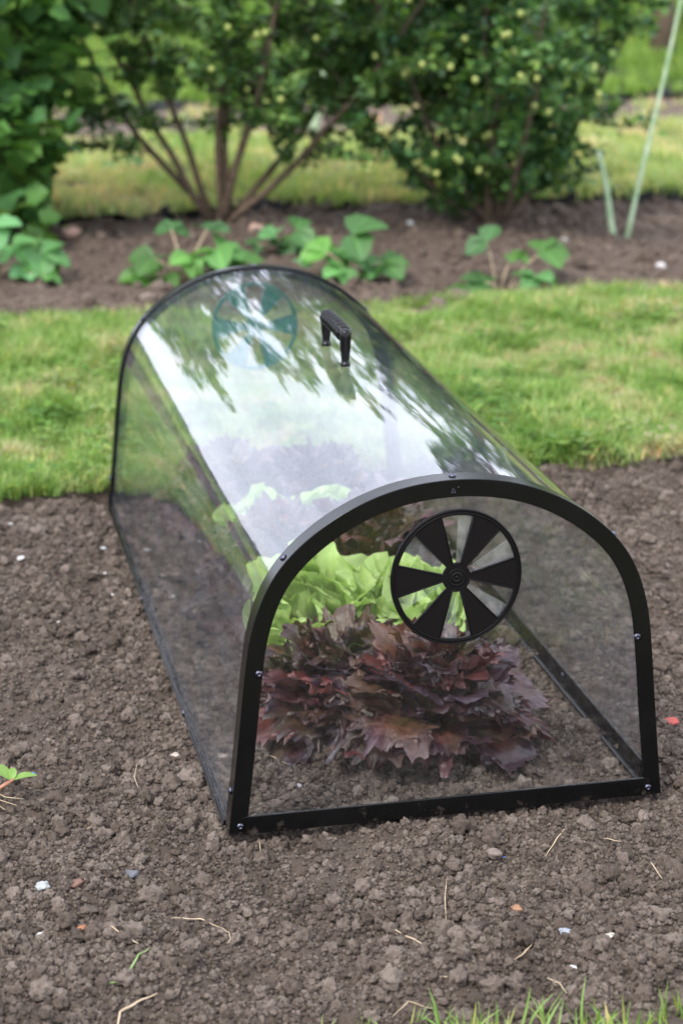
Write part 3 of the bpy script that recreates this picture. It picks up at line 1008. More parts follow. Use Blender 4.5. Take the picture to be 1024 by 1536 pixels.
def lettuce_leaf(rs, length, width, rise, curl, ruffle, kind, ns=38, nt=61):
    """grid leaf; grows from the origin towards +x"""
    S, T = np.meshgrid(np.linspace(0, 1, ns), np.linspace(-1, 1, nt), indexing='ij')
    # midrib: starts at angle rise and bends outwards
    ang = rise - curl * np.linspace(0, 1, ns) ** 1.25
    st = length / (ns - 1)
    mx = np.concatenate([[0], np.cumsum(np.cos(ang[:-1]) * st)]); mz = np.concatenate([[0], np.cumsum(np.sin(ang[:-1]) * st)])
    s1 = np.linspace(0, 1, ns)
    if kind == 'red':
        wp = width * (0.10 + 0.90 * np.clip(s1 / 0.78, 0, 1) ** 1.15) * (1 - 0.22 * np.clip((s1 - 0.78) / 0.22, 0, 1) ** 2)
        ph = rs.uniform(0, 6.28); lob = rs.uniform(2.6, 3.6)
    else:
        wp = width * (0.22 + 0.78 * np.sin(np.clip(s1, 0, 1) ** 0.8 * math.pi * 0.72) ** 0.8)
        ph = 0; lob = 3
    # round the tip: the margin at s=1 curves back towards the sides
    back = (np.abs(T) ** 2.2) * (0.34 if kind == 'red' else 0.30) * S ** 3
    Se = S - back
    MX = np.interp(Se, s1, mx); MZ = np.interp(Se, s1, mz); WP = np.interp(Se, s1, wp); AN = np.interp(Se, s1, ang)
    e = np.maximum(np.abs(T), (S - 0.55) / 0.45); e = np.clip(e, 0, 1)
    marg = np.where(np.abs(T) >= (S - 0.55) / 0.45, S * 3.0, 3.0 + (1 - np.abs(T)) * 1.3) * np.sign(T + 1e-6)
    sd_ = int(rs.integers(1, 9000)); o1, o2, o3 = rs.uniform(0, 200, 3)
    tipm = np.clip((S - 0.6) / 0.4, 0, 1) ** 1.5
    if kind == 'red':
        nt_ = 1.3 * vnoise(marg * 2.0 + o1, e * 0 + 3.5, sd_) + 0.75 * vnoise(marg * 5.5 + o2, e * 0 + 9.5, sd_ + 1) + 0.55 * vnoise(marg * 15 + o3, e * 0 + 5.5, sd_ + 2)
        WP = WP * np.maximum(0.45, 1 + 0.52 * nt_ * e ** 1.8)
        shr = 0.21 * nt_ * tipm * length
        MX = MX + np.cos(AN) * shr; MZ = MZ + np.sin(AN) * shr
        rf = ruffle * (e ** 1.8) * S * (3.6 * vnoise(marg * 1.5 + o2, e * 1.5 + o1, sd_ + 3) + 2.3 * vnoise(marg * 3.9 + o3, e * 2 + o2, sd_ + 4) + 0.5 * vnoise(marg * 9 + o1, e * 2, sd_ + 5))
        rf = rf + 0.005 * vnoise(S * 7 + o1, T * 5 + o2, sd_ + 6) + 0.0025 * vnoise(S * 18 + o1, T * 12 + o2, sd_ + 7)
    else:
        rf = ruffle * (0.3 + e ** 2) * S * (3.2 * vnoise(marg * 1.3 + o1, e * 1.2 + o2, sd_) + 1.8 * vnoise(marg * 3.4 + o2, e * 2 + o3, sd_ + 1))
        rf = rf + 0.014 * vnoise(S * 3.2 + o1, T * 2.4 + o2, sd_ + 2) + 0.0065 * vnoise(S * 10 + o3, T * 8 + o2, sd_ + 3)
        WP = WP * (1 + 0.16 * vnoise(marg * 2.6 + o3, e * 0 + 1.5, sd_ + 4) * e)
    cup = (0.07 if kind == 'red' else 0.50) * np.abs(T) ** 1.8 * WP * (1 - 0.5 * S)
    vein = -0.0022 * np.exp(-(T * 9) ** 2) * (1 - S * 0.6)
    nz = rf + cup + vein
    foldy = WP * T * (0.92 if kind == 'red' else 0.85)
    X = MX - np.sin(AN) * nz; Z = MZ + np.cos(AN) * nz; Y = foldy
    V = np.stack([X, Y, Z], -1).reshape(-1, 3)
    idx = np.arange(ns * nt).reshape(ns, nt)
    F = np.stack([idx[:-1, :-1], idx[1:, :-1], idx[1:, 1:], idx[:-1, 1:]], -1).reshape(-1, 4)
    rib = np.exp(-(T * 7) ** 2)
    if kind == 'red':
        base = np.array([0.10, 0.115, 0.025]); mid_ = np.array([0.15, 0.035, 0.020]); tip = np.array([0.072, 0.040, 0.058])
        hue = rs.choice([0.0, 0.2, 0.5, 1.0])
        tip = tip * (1 - hue) + np.array([0.115, 0.030, 0.026]) * hue
        C = lerp3(base, mid_, (S * 0.7 + e * 0.5 - 0.15) / 0.45)
        C = lerp3(C, tip, ((S * 0.6 + e * 0.6) - 0.5) / 0.45)
        C = C * rs.choice([0.45, 0.6, 0.75, 0.9, 1.05]) * rs.choice([0.8, 1.0])
        C = C * (1 - 0.45 * rib[..., None] * (1 - S[..., None])) + np.array([0.13, 0.09, 0.05]) * (0.45 * rib * (1 - S))[..., None]
        pz = vnoise(S * 3 + o1, T * 2.5 + o2, sd_ + 8)[..., None] + rs.uniform(-0.35, 0.35)
        C = np.where(pz > 0, C * (1 - np.clip(pz * 2, 0, 0.8)) + np.array([0.085, 0.062, 0.020]) * np.clip(pz * 2, 0, 0.8) * (1 - S[..., None] * 0.6) + C * np.clip(pz * 2, 0, 0.8) * S[..., None] * 0.6, C)
    else:
        base = np.array([0.52, 0.62, 0.22]); tip = np.array([0.35, 0.48, 0.15])
        C = lerp3(base, tip, S * 1.3 + 0.25 * e) * rs.uniform(0.88, 1.12)
        vv = np.exp(-(((S * 5.0 + np.abs(T) * 1.6 + 0.25 * vnoise(S * 6 + o1, T * 4, sd_)) % 1.0 - 0.5) * 9) ** 2) * 0.5
        rib = np.maximum(rib, vv)
        C = C * (1 - 0.35 * rib[..., None]) + np.array([0.60, 0.70, 0.32]) * (0.35 * rib)[..., None]
    return V, F, C.reshape(-1, 3)


def lettuce_mesh(seed, kind, rad, hgt):
    rs = np.random.default_rng(seed)
    mb_V, mb_F, mb_C = [], [], []; off = 0
    nL = 72 if kind == 'red' else 25
    for i in range(nL):
        q = i / (nL - 1)                      # 0 outer, 1 heart
        if kind == 'red':
            rise = R(36 + 50 * q ** 0.7 + rs.uniform(-14, 14)); curl = R(88 - 40 * q + rs.uniform(-26, 30))
            ln = rad * (1.16 - 0.06 * q) * rs.uniform(0.8, 1.1); wd = rad * rs.uniform(0.34, 0.48)
            ln = ln * (1 - 0.22 * q); ruf = rs.uniform(0.005, 0.009)
        else:
            rise = R(56 + 34 * q ** 0.7 + rs.uniform(-7, 7)); curl = R((46 - 75 * q) + rs.uniform(-14, 14))
            ln = rad * (1.30 - 0.12 * q) * rs.uniform(0.85, 1.12); wd = rad * rs.uniform(0.50, 0.68)
            ruf = rs.uniform(0.005, 0.009)
        V, F, C = lettuce_leaf(rs, ln, wd, rise, curl, ruf, kind)
        az = i * 2.39996 + rs.uniform(-0.3, 0.3)
        roll = rs.uniform(-0.5, 0.5) if kind == 'red' else rs.uniform(-0.25, 0.25)
        cr, sr = math.cos(roll), math.sin(roll)
        V = np.stack([V[:, 0], V[:, 1] * cr - V[:, 2] * sr * 0.3, V[:, 2] + V[:, 1] * sr], -1)
        V[:, 0] += 0.012 * (1 - q) + 0.004
        V[:, 2] += 0.072 * q ** 0.8 if kind == 'red' else 0.022 * q
        ca, sa = math.cos(az), math.sin(az)
        V = np.stack([V[:, 0] * ca - V[:, 1] * sa, V[:, 0] * sa + V[:, 1] * ca, V[:, 2]], -1)
        V[:, 2] = np.maximum(V[:, 2], 0.002 + 0.006 * rs.uniform())
        mb_V.append(V); mb_F.append(F + off); mb_C.append(C); off += len(V)
    return np.concatenate(mb_V), np.concatenate(mb_F), np.concatenate(mb_C)


rows = [  # photo x, photo y of the base, kind, radius, label
    (510, 1070, 'red', 0.128, 'frilly dark red lettuce at the front left, right behind the clear front panel'),
    (648, 1104, 'red', 0.128, 'frilly dark red lettuce at the front right, below the black round vent'),
    (466, 1010, 'green', 0.136, 'bright green soft lettuce standing behind the front left red lettuce'),
    (618, 1000, 'green', 0.116, 'bright green soft lettuce seen through and left of the black round vent'),
    (420, 922, 'red', 0.112, 'reddish purple lettuce in the third row, on the left under the roof sheet'),
    (562, 915, 'red', 0.116, 'reddish lettuce in the third row, showing above the green one left of the vent'),
    (396, 858, 'green', 0.098, 'green lettuce in the fourth row, on the left under the roof sheet'),
    (490, 850, 'green', 0.085, 'green lettuce in the fourth row, seen pale through the bright roof reflection'),
    (346, 812, 'red', 0.120, 'dark purple lettuce in the fifth row, on the left under the roof sheet'),
    (470, 800, 'red', 0.108, 'dark purple lettuce in the fifth row, faint through the bright roof reflection'),
    (372, 757, 'green', 0.055, 'small green lettuce in the rearmost row, on the left'),
    (446, 752, 'green', 0.055, 'small green lettuce in the rearmost row, on the right'),
]
for i, (px, py, kind, rad, lab) in enumerate(rows):
    p = gpt(px, py)
    V, F, C = lettuce_mesh(500 + i, kind, rad, 0.14)
    # keep the leaves inside the plastic
    u0, v0 = uv_of(p.x, p.y)
    ang = YAW + RNG.uniform(0, 6)
    ca, sa = math.cos(ang), math.sin(ang)
    V = np.stack([V[:, 0] * ca - V[:, 1] * sa, V[:, 0] * sa + V[:, 1] * ca, V[:, 2]], -1)
    U_ = V[:, 0] * UX.x + V[:, 1] * UX.y; W_ = V[:, 0] * VX.x + V[:, 1] * VX.y
    lo = 0.022 - v0
    W_ = np.where(W_ < lo * 0.75, lo - (lo * 0.25) * -1 * 0 + (W_ - lo * 0.75) * 0.25 - lo * 0.25, W_)
    W_ = np.maximum(W_, lo)
    ll, rr_ = 0.035 - u0, 0.465 - u0
    if kind == 'green': ll = max(ll, 0.092 - u0); U_ = np.where(U_ < ll * 0.5, ll * 0.5 + (U_ - ll * 0.5) * 0.6, U_); rr_ = min(rr_, 0.405 - u0) if rr_ > 0.1 else rr_; U_ = np.where(U_ > rr_ * 0.5, rr_ * 0.5 + (U_ - rr_ * 0.5) * 0.45, U_)
    U_ = np.clip(U_, ll, rr_)
    V[:, 0] = U_ * UX.x + W_ * VX.x; V[:, 1] = U_ * UX.y + W_ * VX.y
    if i < 2: V[:, 2] *= 0.84
    z0 = sh(p.x, p.y)
    nm = 'red_lettuce' if kind == 'red' else 'green_lettuce'
    me = make_mesh(nm, V, F, M[kind], True, C)
    o = obj(nm, me, None, (p.x, p.y, z0))
    tag(o, lab, 'lettuce', 'lettuces growing in rows under the cloche')


# ================================================================ BUSHES
def leaf_poly(kind):
    """small lobed leaf outline as a fan, in the x-y plane, length 1 along +x"""
    if kind == 'small':
        o = [(0, 0), (.12, .30), (.30, .24), (.42, .48), (.62, .40), (.74, .22), (1, 0), (.74, -.22), (.62, -.40), (.42, -.48), (.30, -.24), (.12, -.30)]
    elif kind == 'lobed':
        o = [(0, 0), (-.08, .22), (.10, .50), (.28, .40), (.42, .62), (.60, .40), (.76, .30), (.84, .16), (1, 0), (.84, -.16), (.76, -.30), (.60, -.40), (.42, -.62), (.28, -.40), (.10, -.50), (-.08, -.22)]
    else:
        o = [(0, 0), (.3, .28), (.7, .26), (1, 0), (.7, -.26), (.3, -.28)]
    V = [(0.45, 0, 0.0)] + [(x, y, 0.16 * abs(y) - 0.12 * (x - .4) ** 2) for x, y in o]
    n = len(o)
    F = [(0, 1 + i, 1 + (i + 1) % n) for i in range(n)]
    return np.array(V, float), np.array(F)


def place_leaves(P, D, size, kind, cols, rs):
    """P positions, D outward directions -> merged arrays"""
    LV, LF = leaf_poly(kind)
    n = len(P); m = len(LV)
    up = np.array([0, 0, 1.0]) + rs.normal(0, 0.45, (n, 3))
    D = D / (np.linalg.norm(D, axis=1)[:, None] + 1e-9)
    D = D + rs.normal(0, 0.45, (n, 3)); D[:, 2] -= 0.15
    D /= np.linalg.norm(D, axis=1)[:, None]
    S = np.cross(up, D); S /= np.linalg.norm(S, axis=1)[:, None] + 1e-9
    Nn = np.cross(D, S)
    sz = size * rs.uniform(0.65, 1.25, n)
    V = P[:, None, :] + sz[:, None, None] * (LV[None, :, 0, None] * D[:, None, :] + LV[None, :, 1, None] * S[:, None, :] + LV[None, :, 2, None] * Nn[:, None, :])
    F = (LF[None] + (np.arange(n) * m)[:, None, None]).reshape(-1, 3)
    c = cols[rs.integers(0, len(cols), n)] * rs.uniform(0.7, 1.3, (n, 1))
    C = np.repeat(c[:, None, :], m, 1).reshape(-1, 3)
    return V.reshape(-1, 3), F, C


GCOL = np.array([(0.078, 0.150, 0.032), (0.056, 0.120, 0.030), (0.115, 0.190, 0.042), (0.042, 0.095, 0.032)])


def bush(name, base, label, cat, stems, lean, height, size, leafkind, nleaf, cols, seed, berries=0, group=None, start=0.25, twig=0.16,
         srad=0.012, lean_dir=None, mat='bush', droop=0.0, lean_min=0.05, spread_pow=1.0):
    rs = np.random.default_rng(seed)
    root = empty(name, tuple(base), label, cat, group)
    sb = MB(); tips = []
    for s_ in range(stems):
        az = s_ * 2.39996 + rs.uniform(-0.4, 0.4) if lean_dir is None else lean_dir[s_ % len(lean_dir)] + rs.uniform(-0.25, 0.25)
        le = lean_min + (lean - lean_min) * ((s_ + 0.5) / stems) ** spread_pow
        ln = height * rs.uniform(0.8, 1.1) / math.cos(min(le, 1.0) * 0.7)
        npt = 12; P = []; p = np.array([rs.uniform(-0.03, 0.03), rs.uniform(-0.03, 0.03), -0.03]); P.append(p.copy())
        wob = rs.normal(0, 0.09, (npt, 2))
        for i in range(npt - 1):
            t = i / (npt - 1); a = le * (1.25 - 0.65 * t) + droop * t * t
            d = np.array([math.cos(az) * math.sin(a), math.sin(az) * math.sin(a), math.cos(a)])
            d[:2] += wob[i]
            p = p + d / np.linalg.norm(d) * ln / (npt - 1); P.append(p.copy())
        sb.tube(P, [srad * (1 - 0.8 * k / (npt - 1)) for k in range(npt)], 7)
        P = np.array(P)
        ntw = int((30 if stems < 10 else 20) * max(1, ln))
        for k in range(ntw):
            t = start + (1 - start) * rs.uniform() ** 0.8
            f = t * (npt - 1); i0 = min(int(f), npt - 2)
            q = P[i0] + (P[i0 + 1] - P[i0]) * (f - i0)
            dd = rs.normal(0, 1, 3); dd[2] = abs(dd[2]) * 0.5 + 0.1; dd /= np.linalg.norm(dd)
            tl = twig * rs.uniform(0.5, 1.5) * (1.2 - 0.5 * t)
            e = q + dd * tl + np.array([0, 0, -0.1 * tl])
            m_ = (q + e) / 2 + rs.normal(0, 0.1 * tl, 3)
            sb.tube([q, m_, e], [srad * 0.28, srad * 0.2, srad * 0.1], 4, caps=False)
            tips.append((q, m_, e))
    sb.build('stems', M['bark'], root)
    tips = np.array(tips)
    k = rs.integers(0, len(tips), nleaf); t = rs.uniform(0.1, 1, nleaf)[:, None]
    a, b, c = tips[k, 0], tips[k, 1], tips[k, 2]
    P = (1 - t) ** 2 * a + 2 * t * (1 - t) * b + t * t * c + rs.normal(0, size * 0.45, (nleaf, 3))
    D = (c - a) + rs.normal(0, 0.06, (nleaf, 3))
    ok = P[:, 2] > 0.02
    V, F, C = place_leaves(P[ok], D[ok], size, leafkind, cols, rs)
    obj('crown', make_mesh('crown', V, F, M[mat], True, C), root)
    if berries:
        bme = make_mesh('berry', IV * 0.0085, IF, M['berry'])
        front = P[ok]; front = front[(front[:, 2] > 0.16) & (front[:, 2] < 0.68) & (front[:, 1] < np.median(front[:, 1]) - 0.12)]
        for q in front[rs.permutation(len(front))[:berries]]:
            o = obj('berry', bme, root, (q[0], q[1] - 0.05, q[2] - 0.012))
            o.scale = (1, 1, 1.1)
    return root


bb = gpt(332, 338); bb.z = 0.0
bush('gooseberry_bush', bb, 'open gooseberry bush with bare V-shaped stems in the middle of the bed', 'bush', 9, R(43), 1.36, 0.024, 'small', 40000, np.concatenate([GCOL, GCOL * 1.3, GCOL * 1.7 + 0.012]), 21,
     berries=22, group='gooseberry bushes in the far bed', start=0.22, srad=0.0115, twig=0.26, lean_min=0.05, lean_dir=[1.0, 4.2, 0.3, 3.3, 5.6, 3.0, 0.1, 2.9, 6.1, 3.5, 3.0])
bc = gpt(745, 340); bc.z = 0.0
bush('gooseberry_bush', bc, 'dense dark gooseberry bush full of pale berries on the right of the bed', 'bush', 18, R(46), 0.84, 0.026, 'small', 24000, np.concatenate([GCOL * 1.15, GCOL * np.array([0.85, 1.05, 1.5]), GCOL * 1.5]), 22,
     berries=34, group='gooseberry bushes in the far bed', start=0.16, twig=0.16, srad=0.010, lean_min=0.0)
ba = Vector((-1.07, 5.62, 0))
bush('currant_bush', ba, 'leafy currant bush with big lobed leaves at the left edge', 'bush', 26, R(21), 1.02, 0.056, 'lobed', 12500, GCOL * np.array([1.35, 1.5, 1.3]), 23,
     start=0.0, twig=0.20, srad=0.011, lean_min=0.05)


# ---------------------------------------------------------------- strawberry plants
def strawberry(loc, label, leaves, seed, col=(0.10, 0.24, 0.055)):
    rs = np.random.default_rng(seed)
    root = empty('strawberry_plant', loc, label, 'plant', 'strawberry plants along the far bed')
    leaves = list(leaves) + [(rs.uniform(-0.13, 0.13), rs.uniform(0.015, 0.05), rs.uniform(0.035, 0.06), rs.uniform(-3.1, 3.1)) for _ in range(len(leaves) // 2 + 2)]
    for (dx, dz, sz, az) in leaves:
        P0 = Vector((rs.uniform(-.01, .01), rs.uniform(-.01, .01), -0.01)); P3 = Vector((dx, rs.uniform(-0.05, 0.05), dz))
        lf = MB()
        cc = np.array(col) * rs.uniform(0.45, 1.45) * np.array([1, 1, rs.uniform(0.7, 1.7)]); sz = sz * rs.uniform(0.8, 1.1)
        for j, a in enumerate((-1.25, 0, 1.25)):
            ns, nt = 15, 13
            S, T = np.meshgrid(0.5 - 0.5 * np.cos(np.linspace(0, math.pi, ns)), np.linspace(-1, 1, nt), indexing='ij')
            w = 0.47 * np.maximum(0, np.sin((np.clip(S, 0, 1) ** 0.92) * math.pi)) ** 0.55
            ser = 1 + 0.07 * np.sign(np.sin(S * 40)) * (np.abs(T) > 0.95)
            X = S * 1.0; Y = w * T * ser
            Z = 0.30 * np.abs(Y) - 0.22 * S ** 2 + 0.012 * np.sin(S * 26 + np.abs(T) * 5) * np.abs(T)
            V = np.stack([X, Y, Z], -1).reshape(-1, 3) * sz
            Rm = (Matrix.Rotation(az + a, 3, 'Z') @ Matrix.Rotation(rs.uniform(-0.25, 0.15), 3, 'Y') @ Matrix.Rotation(rs.uniform(-0.2, 0.2), 3, 'X'))
            Rm = Matrix.Rotation(-0.45, 3, 'X').inverted() @ Rm if False else Matrix.Rotation(rs.uniform(0.0, 0.75), 3, 'X') @ Matrix.Rotation(rs.uniform(-0.35, 0.35), 3, 'Y') @ Rm
            V = V @ np.array(Rm).T + np.array(P3)
            idx = np.arange(ns * nt).reshape(ns, nt)
            F = np.stack([idx[:-1, :-1], idx[1:, :-1], idx[1:, 1:], idx[:-1, 1:]], -1).reshape(-1, 4)
            lf.add(V, F.tolist(), np.clip(cc * (1.0 + 0.5 * np.exp(-(T.reshape(-1, 1) * 8) ** 2)), 0, 1))
        leaf = lf.build('leaf', M['bush'], root)
        st = MB(); m1 = P0.lerp(P3, 0.5) + Vector((0, 0, 0.015))
        st.tube([P0, m1, P3], [0.0028, 0.0024, 0.002], 6)
        st.build('leaf_stalk', M['straw'], leaf)
    return root


def at_bed(px, py):
    p = gpt(px, py); p.z = float(bed2_h(np.array([p.x]), np.array([p.y]))[0]); return tuple(p)


strawberry(at_bed(10, 430), 'strawberry plant at the left edge of the bed under the currant bush',
           [(-0.02, 0.14, 0.075, -1.2), (0.02, 0.08, 0.075, -0.6), (0.09, 0.06, 0.08, -0.2), (0.05, 0.03, 0.05, -1.0), (-0.08, 0.06, 0.07, 3.4)], 31)
strawberry(at_bed(275, 425), 'largest strawberry plant, right behind the left of the cloche arch',
           [(-0.07, 0.07, 0.075, 2.9), (-0.03, 0.13, 0.06, 1.5), (0.02, 0.07, 0.07, -1.3), (0.09, 0.09, 0.085, -0.2), (0.13, 0.05, 0.08, -0.8), (-0.05, 0.02, 0.07, -2.1), (0.06, 0.13, 0.06, 0.9), (-0.10, 0.03, 0.065, 3.4)], 32)
strawberry(at_bed(430, 385), 'small strawberry plant behind the top of the cloche arch',
           [(-0.03, 0.06, 0.065, 2.7), (0.03, 0.07, 0.065, 0.2), (0.0, 0.03, 0.055, -1.4)], 33)
strawberry(at_bed(525, 425), 'strawberry plant with spread leaves just right of the cloche arch',
           [(-0.06, 0.07, 0.08, 2.2), (0.01, 0.11, 0.08, -0.1), (0.08, 0.04, 0.085, -0.9), (-0.02, 0.03, 0.06, -2.4)], 34)
strawberry(at_bed(752, 438), 'sparse strawberry plant with reddish stalks below the dark gooseberry bush',
           [(-0.04, 0.13, 0.07, 2.4), (0.03, 0.09, 0.055, -0.5), (0.10, 0.10, 0.07, 0.2), (0.06, 0.01, 0.08, -0.7)], 35)
strawberry(at_bed(190, 270), 'strawberry runner at the back edge of the bed, left of the bare bush stems', [(0.0, 0.04, 0.07, 0.3), (-0.05, 0.03, 0.06, 2.6)], 36)


# ---------------------------------------------------------------- canes
def cane(p0, p1, rad, label):
    mb = MB(); a, b = Vector(p0), Vector(p1); n = 9; P = []; Rr = []
    side = (b - a).normalized().cross(Vector((0, 1, 0)))
    for i in range(n):
        t = i / (n - 1)
        P.append((b - a) * t + side * 0.002 * math.sin(t * 7)); Rr.append(rad * (1.1 - 0.4 * t) * (1.08 if i % 2 else 1))
    mb.tube(P, Rr, 8)
    o = mb.build('cane', M['cane'], None, True, tuple(a))
    return tag(o, label, 'cane', 'pale garden canes')


def at_depth(px, py, yw):
    fx = (px - 512) / 3036.0; fy = (py - 768) / 3036.0
    d = Vector((fx, _cp - fy * _sp, -_sp - fy * _cp))
    return Vector((0, 0, CAM_H)) + d * (yw / d.y)


p = gpt(926, 364); cane((p.x, p.y, -0.03), at_depth(898, 225, p.y + 0.03), 0.0085, 'short pale green cane leaning left, right of the dark gooseberry bush')
p = gpt(936, 364); cane((p.x, p.y, -0.03), at_depth(1034, -60, p.y + 0.15), 0.0065, 'long pale green cane leaning right past the edge of the photo')
p = gpt(466, 215); cane((p.x, p.y, -0.02), at_depth(518, -60, p.y + 0.1), 0.015, 'pale cane standing behind the open gooseberry bush')


# ---------------------------------------------------------------- trees and shrubs behind
def tree(loc, label, height, crown_r, crown_z, seed, nleaf=5200, trunk_r=0.11, leaf=0.10, cols=None, group='trees at the back of the garden'):
    rs = np.random.default_rng(seed)
    root = empty('garden_tree', loc, label, 'tree', group)
    mb = MB(); n = 9
    lx, ly = rs.uniform(-0.2, 0.2, 2)
    tp = [(lx * (k / 8) ** 2, ly * (k / 8) ** 2, -0.05 + (crown_z + 0.4 * crown_r) * k / 8) for k in range(n)]
    mb.tube(tp, [trunk_r * (1.25 if k == 0 else 1 - 0.08 * k) for k in range(n)], 12)
    cl = []
    for k in range(16):
        a = k * 2.4 + rs.uniform(-.3, .3); z0 = crown_z * rs.uniform(0.55, 1.05)
        rr = crown_r * rs.uniform(0.45, 0.95); z1 = crown_z + crown_r * rs.uniform(-0.5, 0.85)
        q0 = Vector((lx * .6, ly * .6, z0)); q2 = Vector((rr * math.cos(a), rr * math.sin(a), z1)); q1 = q0.lerp(q2, 0.5) + Vector((0, 0, 0.25 * crown_r))
        mb.tube([q0, q1, q2], [trunk_r * 0.45, trunk_r * 0.28, trunk_r * 0.1], 7)
        cl.append(q2); cl.append(q1)
    mb.build('trunk', M['bark'], root)
    cen = np.array([tuple(c) for c in cl])
    cen = np.concatenate([cen, rs.normal(0, 1, (26, 3)) * np.array([crown_r * .45, crown_r * .45, crown_r * .42]) + np.array([0, 0, crown_z + 0.2 * crown_r])])
    k = rs.integers(0, len(cen), nleaf)
    rad = crown_r * rs.uniform(0.16, 0.34, len(cen))[k]
    d = rs.normal(0, 1, (nleaf, 3)); d /= np.linalg.norm(d, axis=1)[:, None]
    P = cen[k] + d * (rad * rs.uniform(0.5, 1.0, nleaf) ** 0.5)[:, None]
    V, F, C = place_leaves(P, d, leaf, 'lobed', GCOL * 1.1 if cols is None else cols, rs)
    obj('crown', make_mesh('crown', V, F, M['bush'], True, C), root)
    return root


p = gpt(990, 108)
tree((p.x + 0.05, p.y + 0.3, 0), 'tree with a dark upright trunk at the top right of the photo', 3.4, 1.0, 2.3, 61, trunk_r=0.06)
tree((-3.4, 15.0, 0), 'broad tree at the back left of the garden', 2.2, 0.8, 1.1, 62)
tree((0.2, 17.5, 0), 'broad tree at the back in the middle of the garden', 2.2, 0.8, 1.1, 63)
tree((4.2, 16.0, 0), 'broad tree at the back right of the garden', 2.8, 1.2, 1.5, 64)


def shrub(loc, label, rx, rz, seed, nleaf, leaf=0.07, cols=None):
    rs = np.random.default_rng(seed)
    root = empty('shrub', loc, label, 'shrub', 'shrubs and tall plants beyond the beds')
    mb = MB(); tips = []
    for k in range(9):
        a = k * 2.4; q = Vector((rx * 0.7 * math.cos(a) * rs.uniform(.3, 1), rx * 0.6 * math.sin(a) * rs.uniform(.3, 1), rz * rs.uniform(.55, 1)))
        mb.tube([(0, 0, -0.04), tuple(q * 0.5 + Vector((0, 0, .08))), tuple(q)], [0.018, 0.012, 0.004], 6); tips.append(tuple(q)); tips.append(tuple(q * 0.55))
    mb.build('stems', M['bark'], root)
    cen = np.array(tips); k = rs.integers(0, len(cen), nleaf)
    P = cen[k] + rs.normal(0, 1, (nleaf, 3)) * np.array([rx * .24, rx * .22, rz * .17])
    P[:, 2] = np.abs(P[:, 2]) + 0.02
    V, F, C = place_leaves(P, rs.normal(0, 1, (nleaf, 3)), leaf, 'lobed', GCOL * 1.6 if cols is None else cols, rs)
    obj('crown', make_mesh('crown', V, F, M['bush'], True, C), root)
    return root


BRIGHT = np.array([(0.16, 0.30, 0.05), (0.12, 0.24, 0.04), (0.20, 0.34, 0.07)])
for k, (x, y, rx, rz, lab, br) in enumerate([
        (-3.0, 11.2, 0.9, 1.3, 'dark shrub far behind the currant bush', 0),
        (-1.3, 12.4, 0.9, 1.1, 'mid green shrub far behind the gap left of the open gooseberry bush', 1),
        (0.1, 10.6, 0.45, 0.7, 'bright green plant behind the gap between the two gooseberry bushes', 1),
        (0.9, 12.6, 0.9, 1.2, 'shrub far behind the dark gooseberry bush', 0),
        (2.7, 12.8, 0.9, 1.1, 'shrub beyond the trunk at the top right', 1)]):
    shrub((x, y, 0), lab, rx, rz, 80 + k, 2200, 0.085, BRIGHT if br else GCOL * 1.3)


# ================================================================ SMALL THINGS ON THE SOIL
def pebble(px, py, r, c, label, seed, flat=0.6, group='small pale stones on the soil', cat='stone', stretch=1.25):
    p = gpt(px, py)
    r *= 0.8; c = tuple(x * 0.72 for x in c)
    V = lump(seed, 0.75, IV, flat, 1.2) * r; V[:, 0] *= stretch
    a = seed * 1.7; ca, sa = math.cos(a), math.sin(a)
    V = np.stack([V[:, 0] * ca - V[:, 1] * sa, V[:, 0] * sa + V[:, 1] * ca, V[:, 2]], -1)
    o = obj('stone', make_mesh('stone', V, IF, stone_mat('stone_%d' % seed, c)), None, (p.x, p.y, sh(p.x, p.y) + r * 0.45 + 0.001))
    return tag(o, label, cat, group)


def far_stone(px, py, r, c, label, seed):
    q = at_bed(px, py); V = lump(seed, 0.7, IV, 0.7, 1.2) * r
    return tag(obj('stone', make_mesh('stone', V, IF, stone_mat('far_stone_%d' % seed, c)), None, (q[0], q[1], q[2] + r * 0.5)), label, 'stone', 'small pale stones on the soil')


far_stone(108, 372, 0.026, (0.34, 0.22, 0.17), 'large pinkish stone on the far bed at the left, above the strawberry leaves', 41)
far_stone(384, 357, 0.020, (0.40, 0.27, 0.21), 'pinkish stone on the far bed behind the largest strawberry plant', 42)
far_stone(205, 418, 0.017, (0.42, 0.38, 0.32), 'pale stone left of the largest strawberry plant', 43)
far_stone(222, 462, 0.016, (0.50, 0.42, 0.38), 'pale stone on the lawn edge just left of the cloche arch', 44)
far_stone(615, 345, 0.011, (0.5, 0.5, 0.48), 'small white stone in the middle of the far bed', 45)
far_stone(845, 372, 0.012, (0.45, 0.48, 0.45), 'grey stone right of the sparse strawberry plant', 46)
far_stone(990, 412, 0.012, (0.55, 0.52, 0.5), 'white stone at the far right of the far bed', 47)
far_stone(727, 440, 0.011, (0.55, 0.52, 0.5), 'white stone at the foot of the sparse strawberry plant', 48)
W_ = (0.62, 0.60, 0.56); G_ = (0.34, 0.34, 0.34); B_ = (0.36, 0.19, 0.11)
pebble(64, 1328, 0.0085, (0.42, 0.44, 0.42), 'flat pale grey stone on the soil, low at the left', 1)
pebble(60, 1392, 0.0038, W_, 'tiny white stone just below the flat pale grey stone', 2)
pebble(860, 1446, 0.0042, (0.75, 0.74, 0.70), 'smooth bright white stone near the grass at the bottom right', 3)
pebble(910, 1414, 0.0055, (0.60, 0.56, 0.46), 'slim cream stone right of the bluish square stone', 4, 0.45, stretch=1.9)
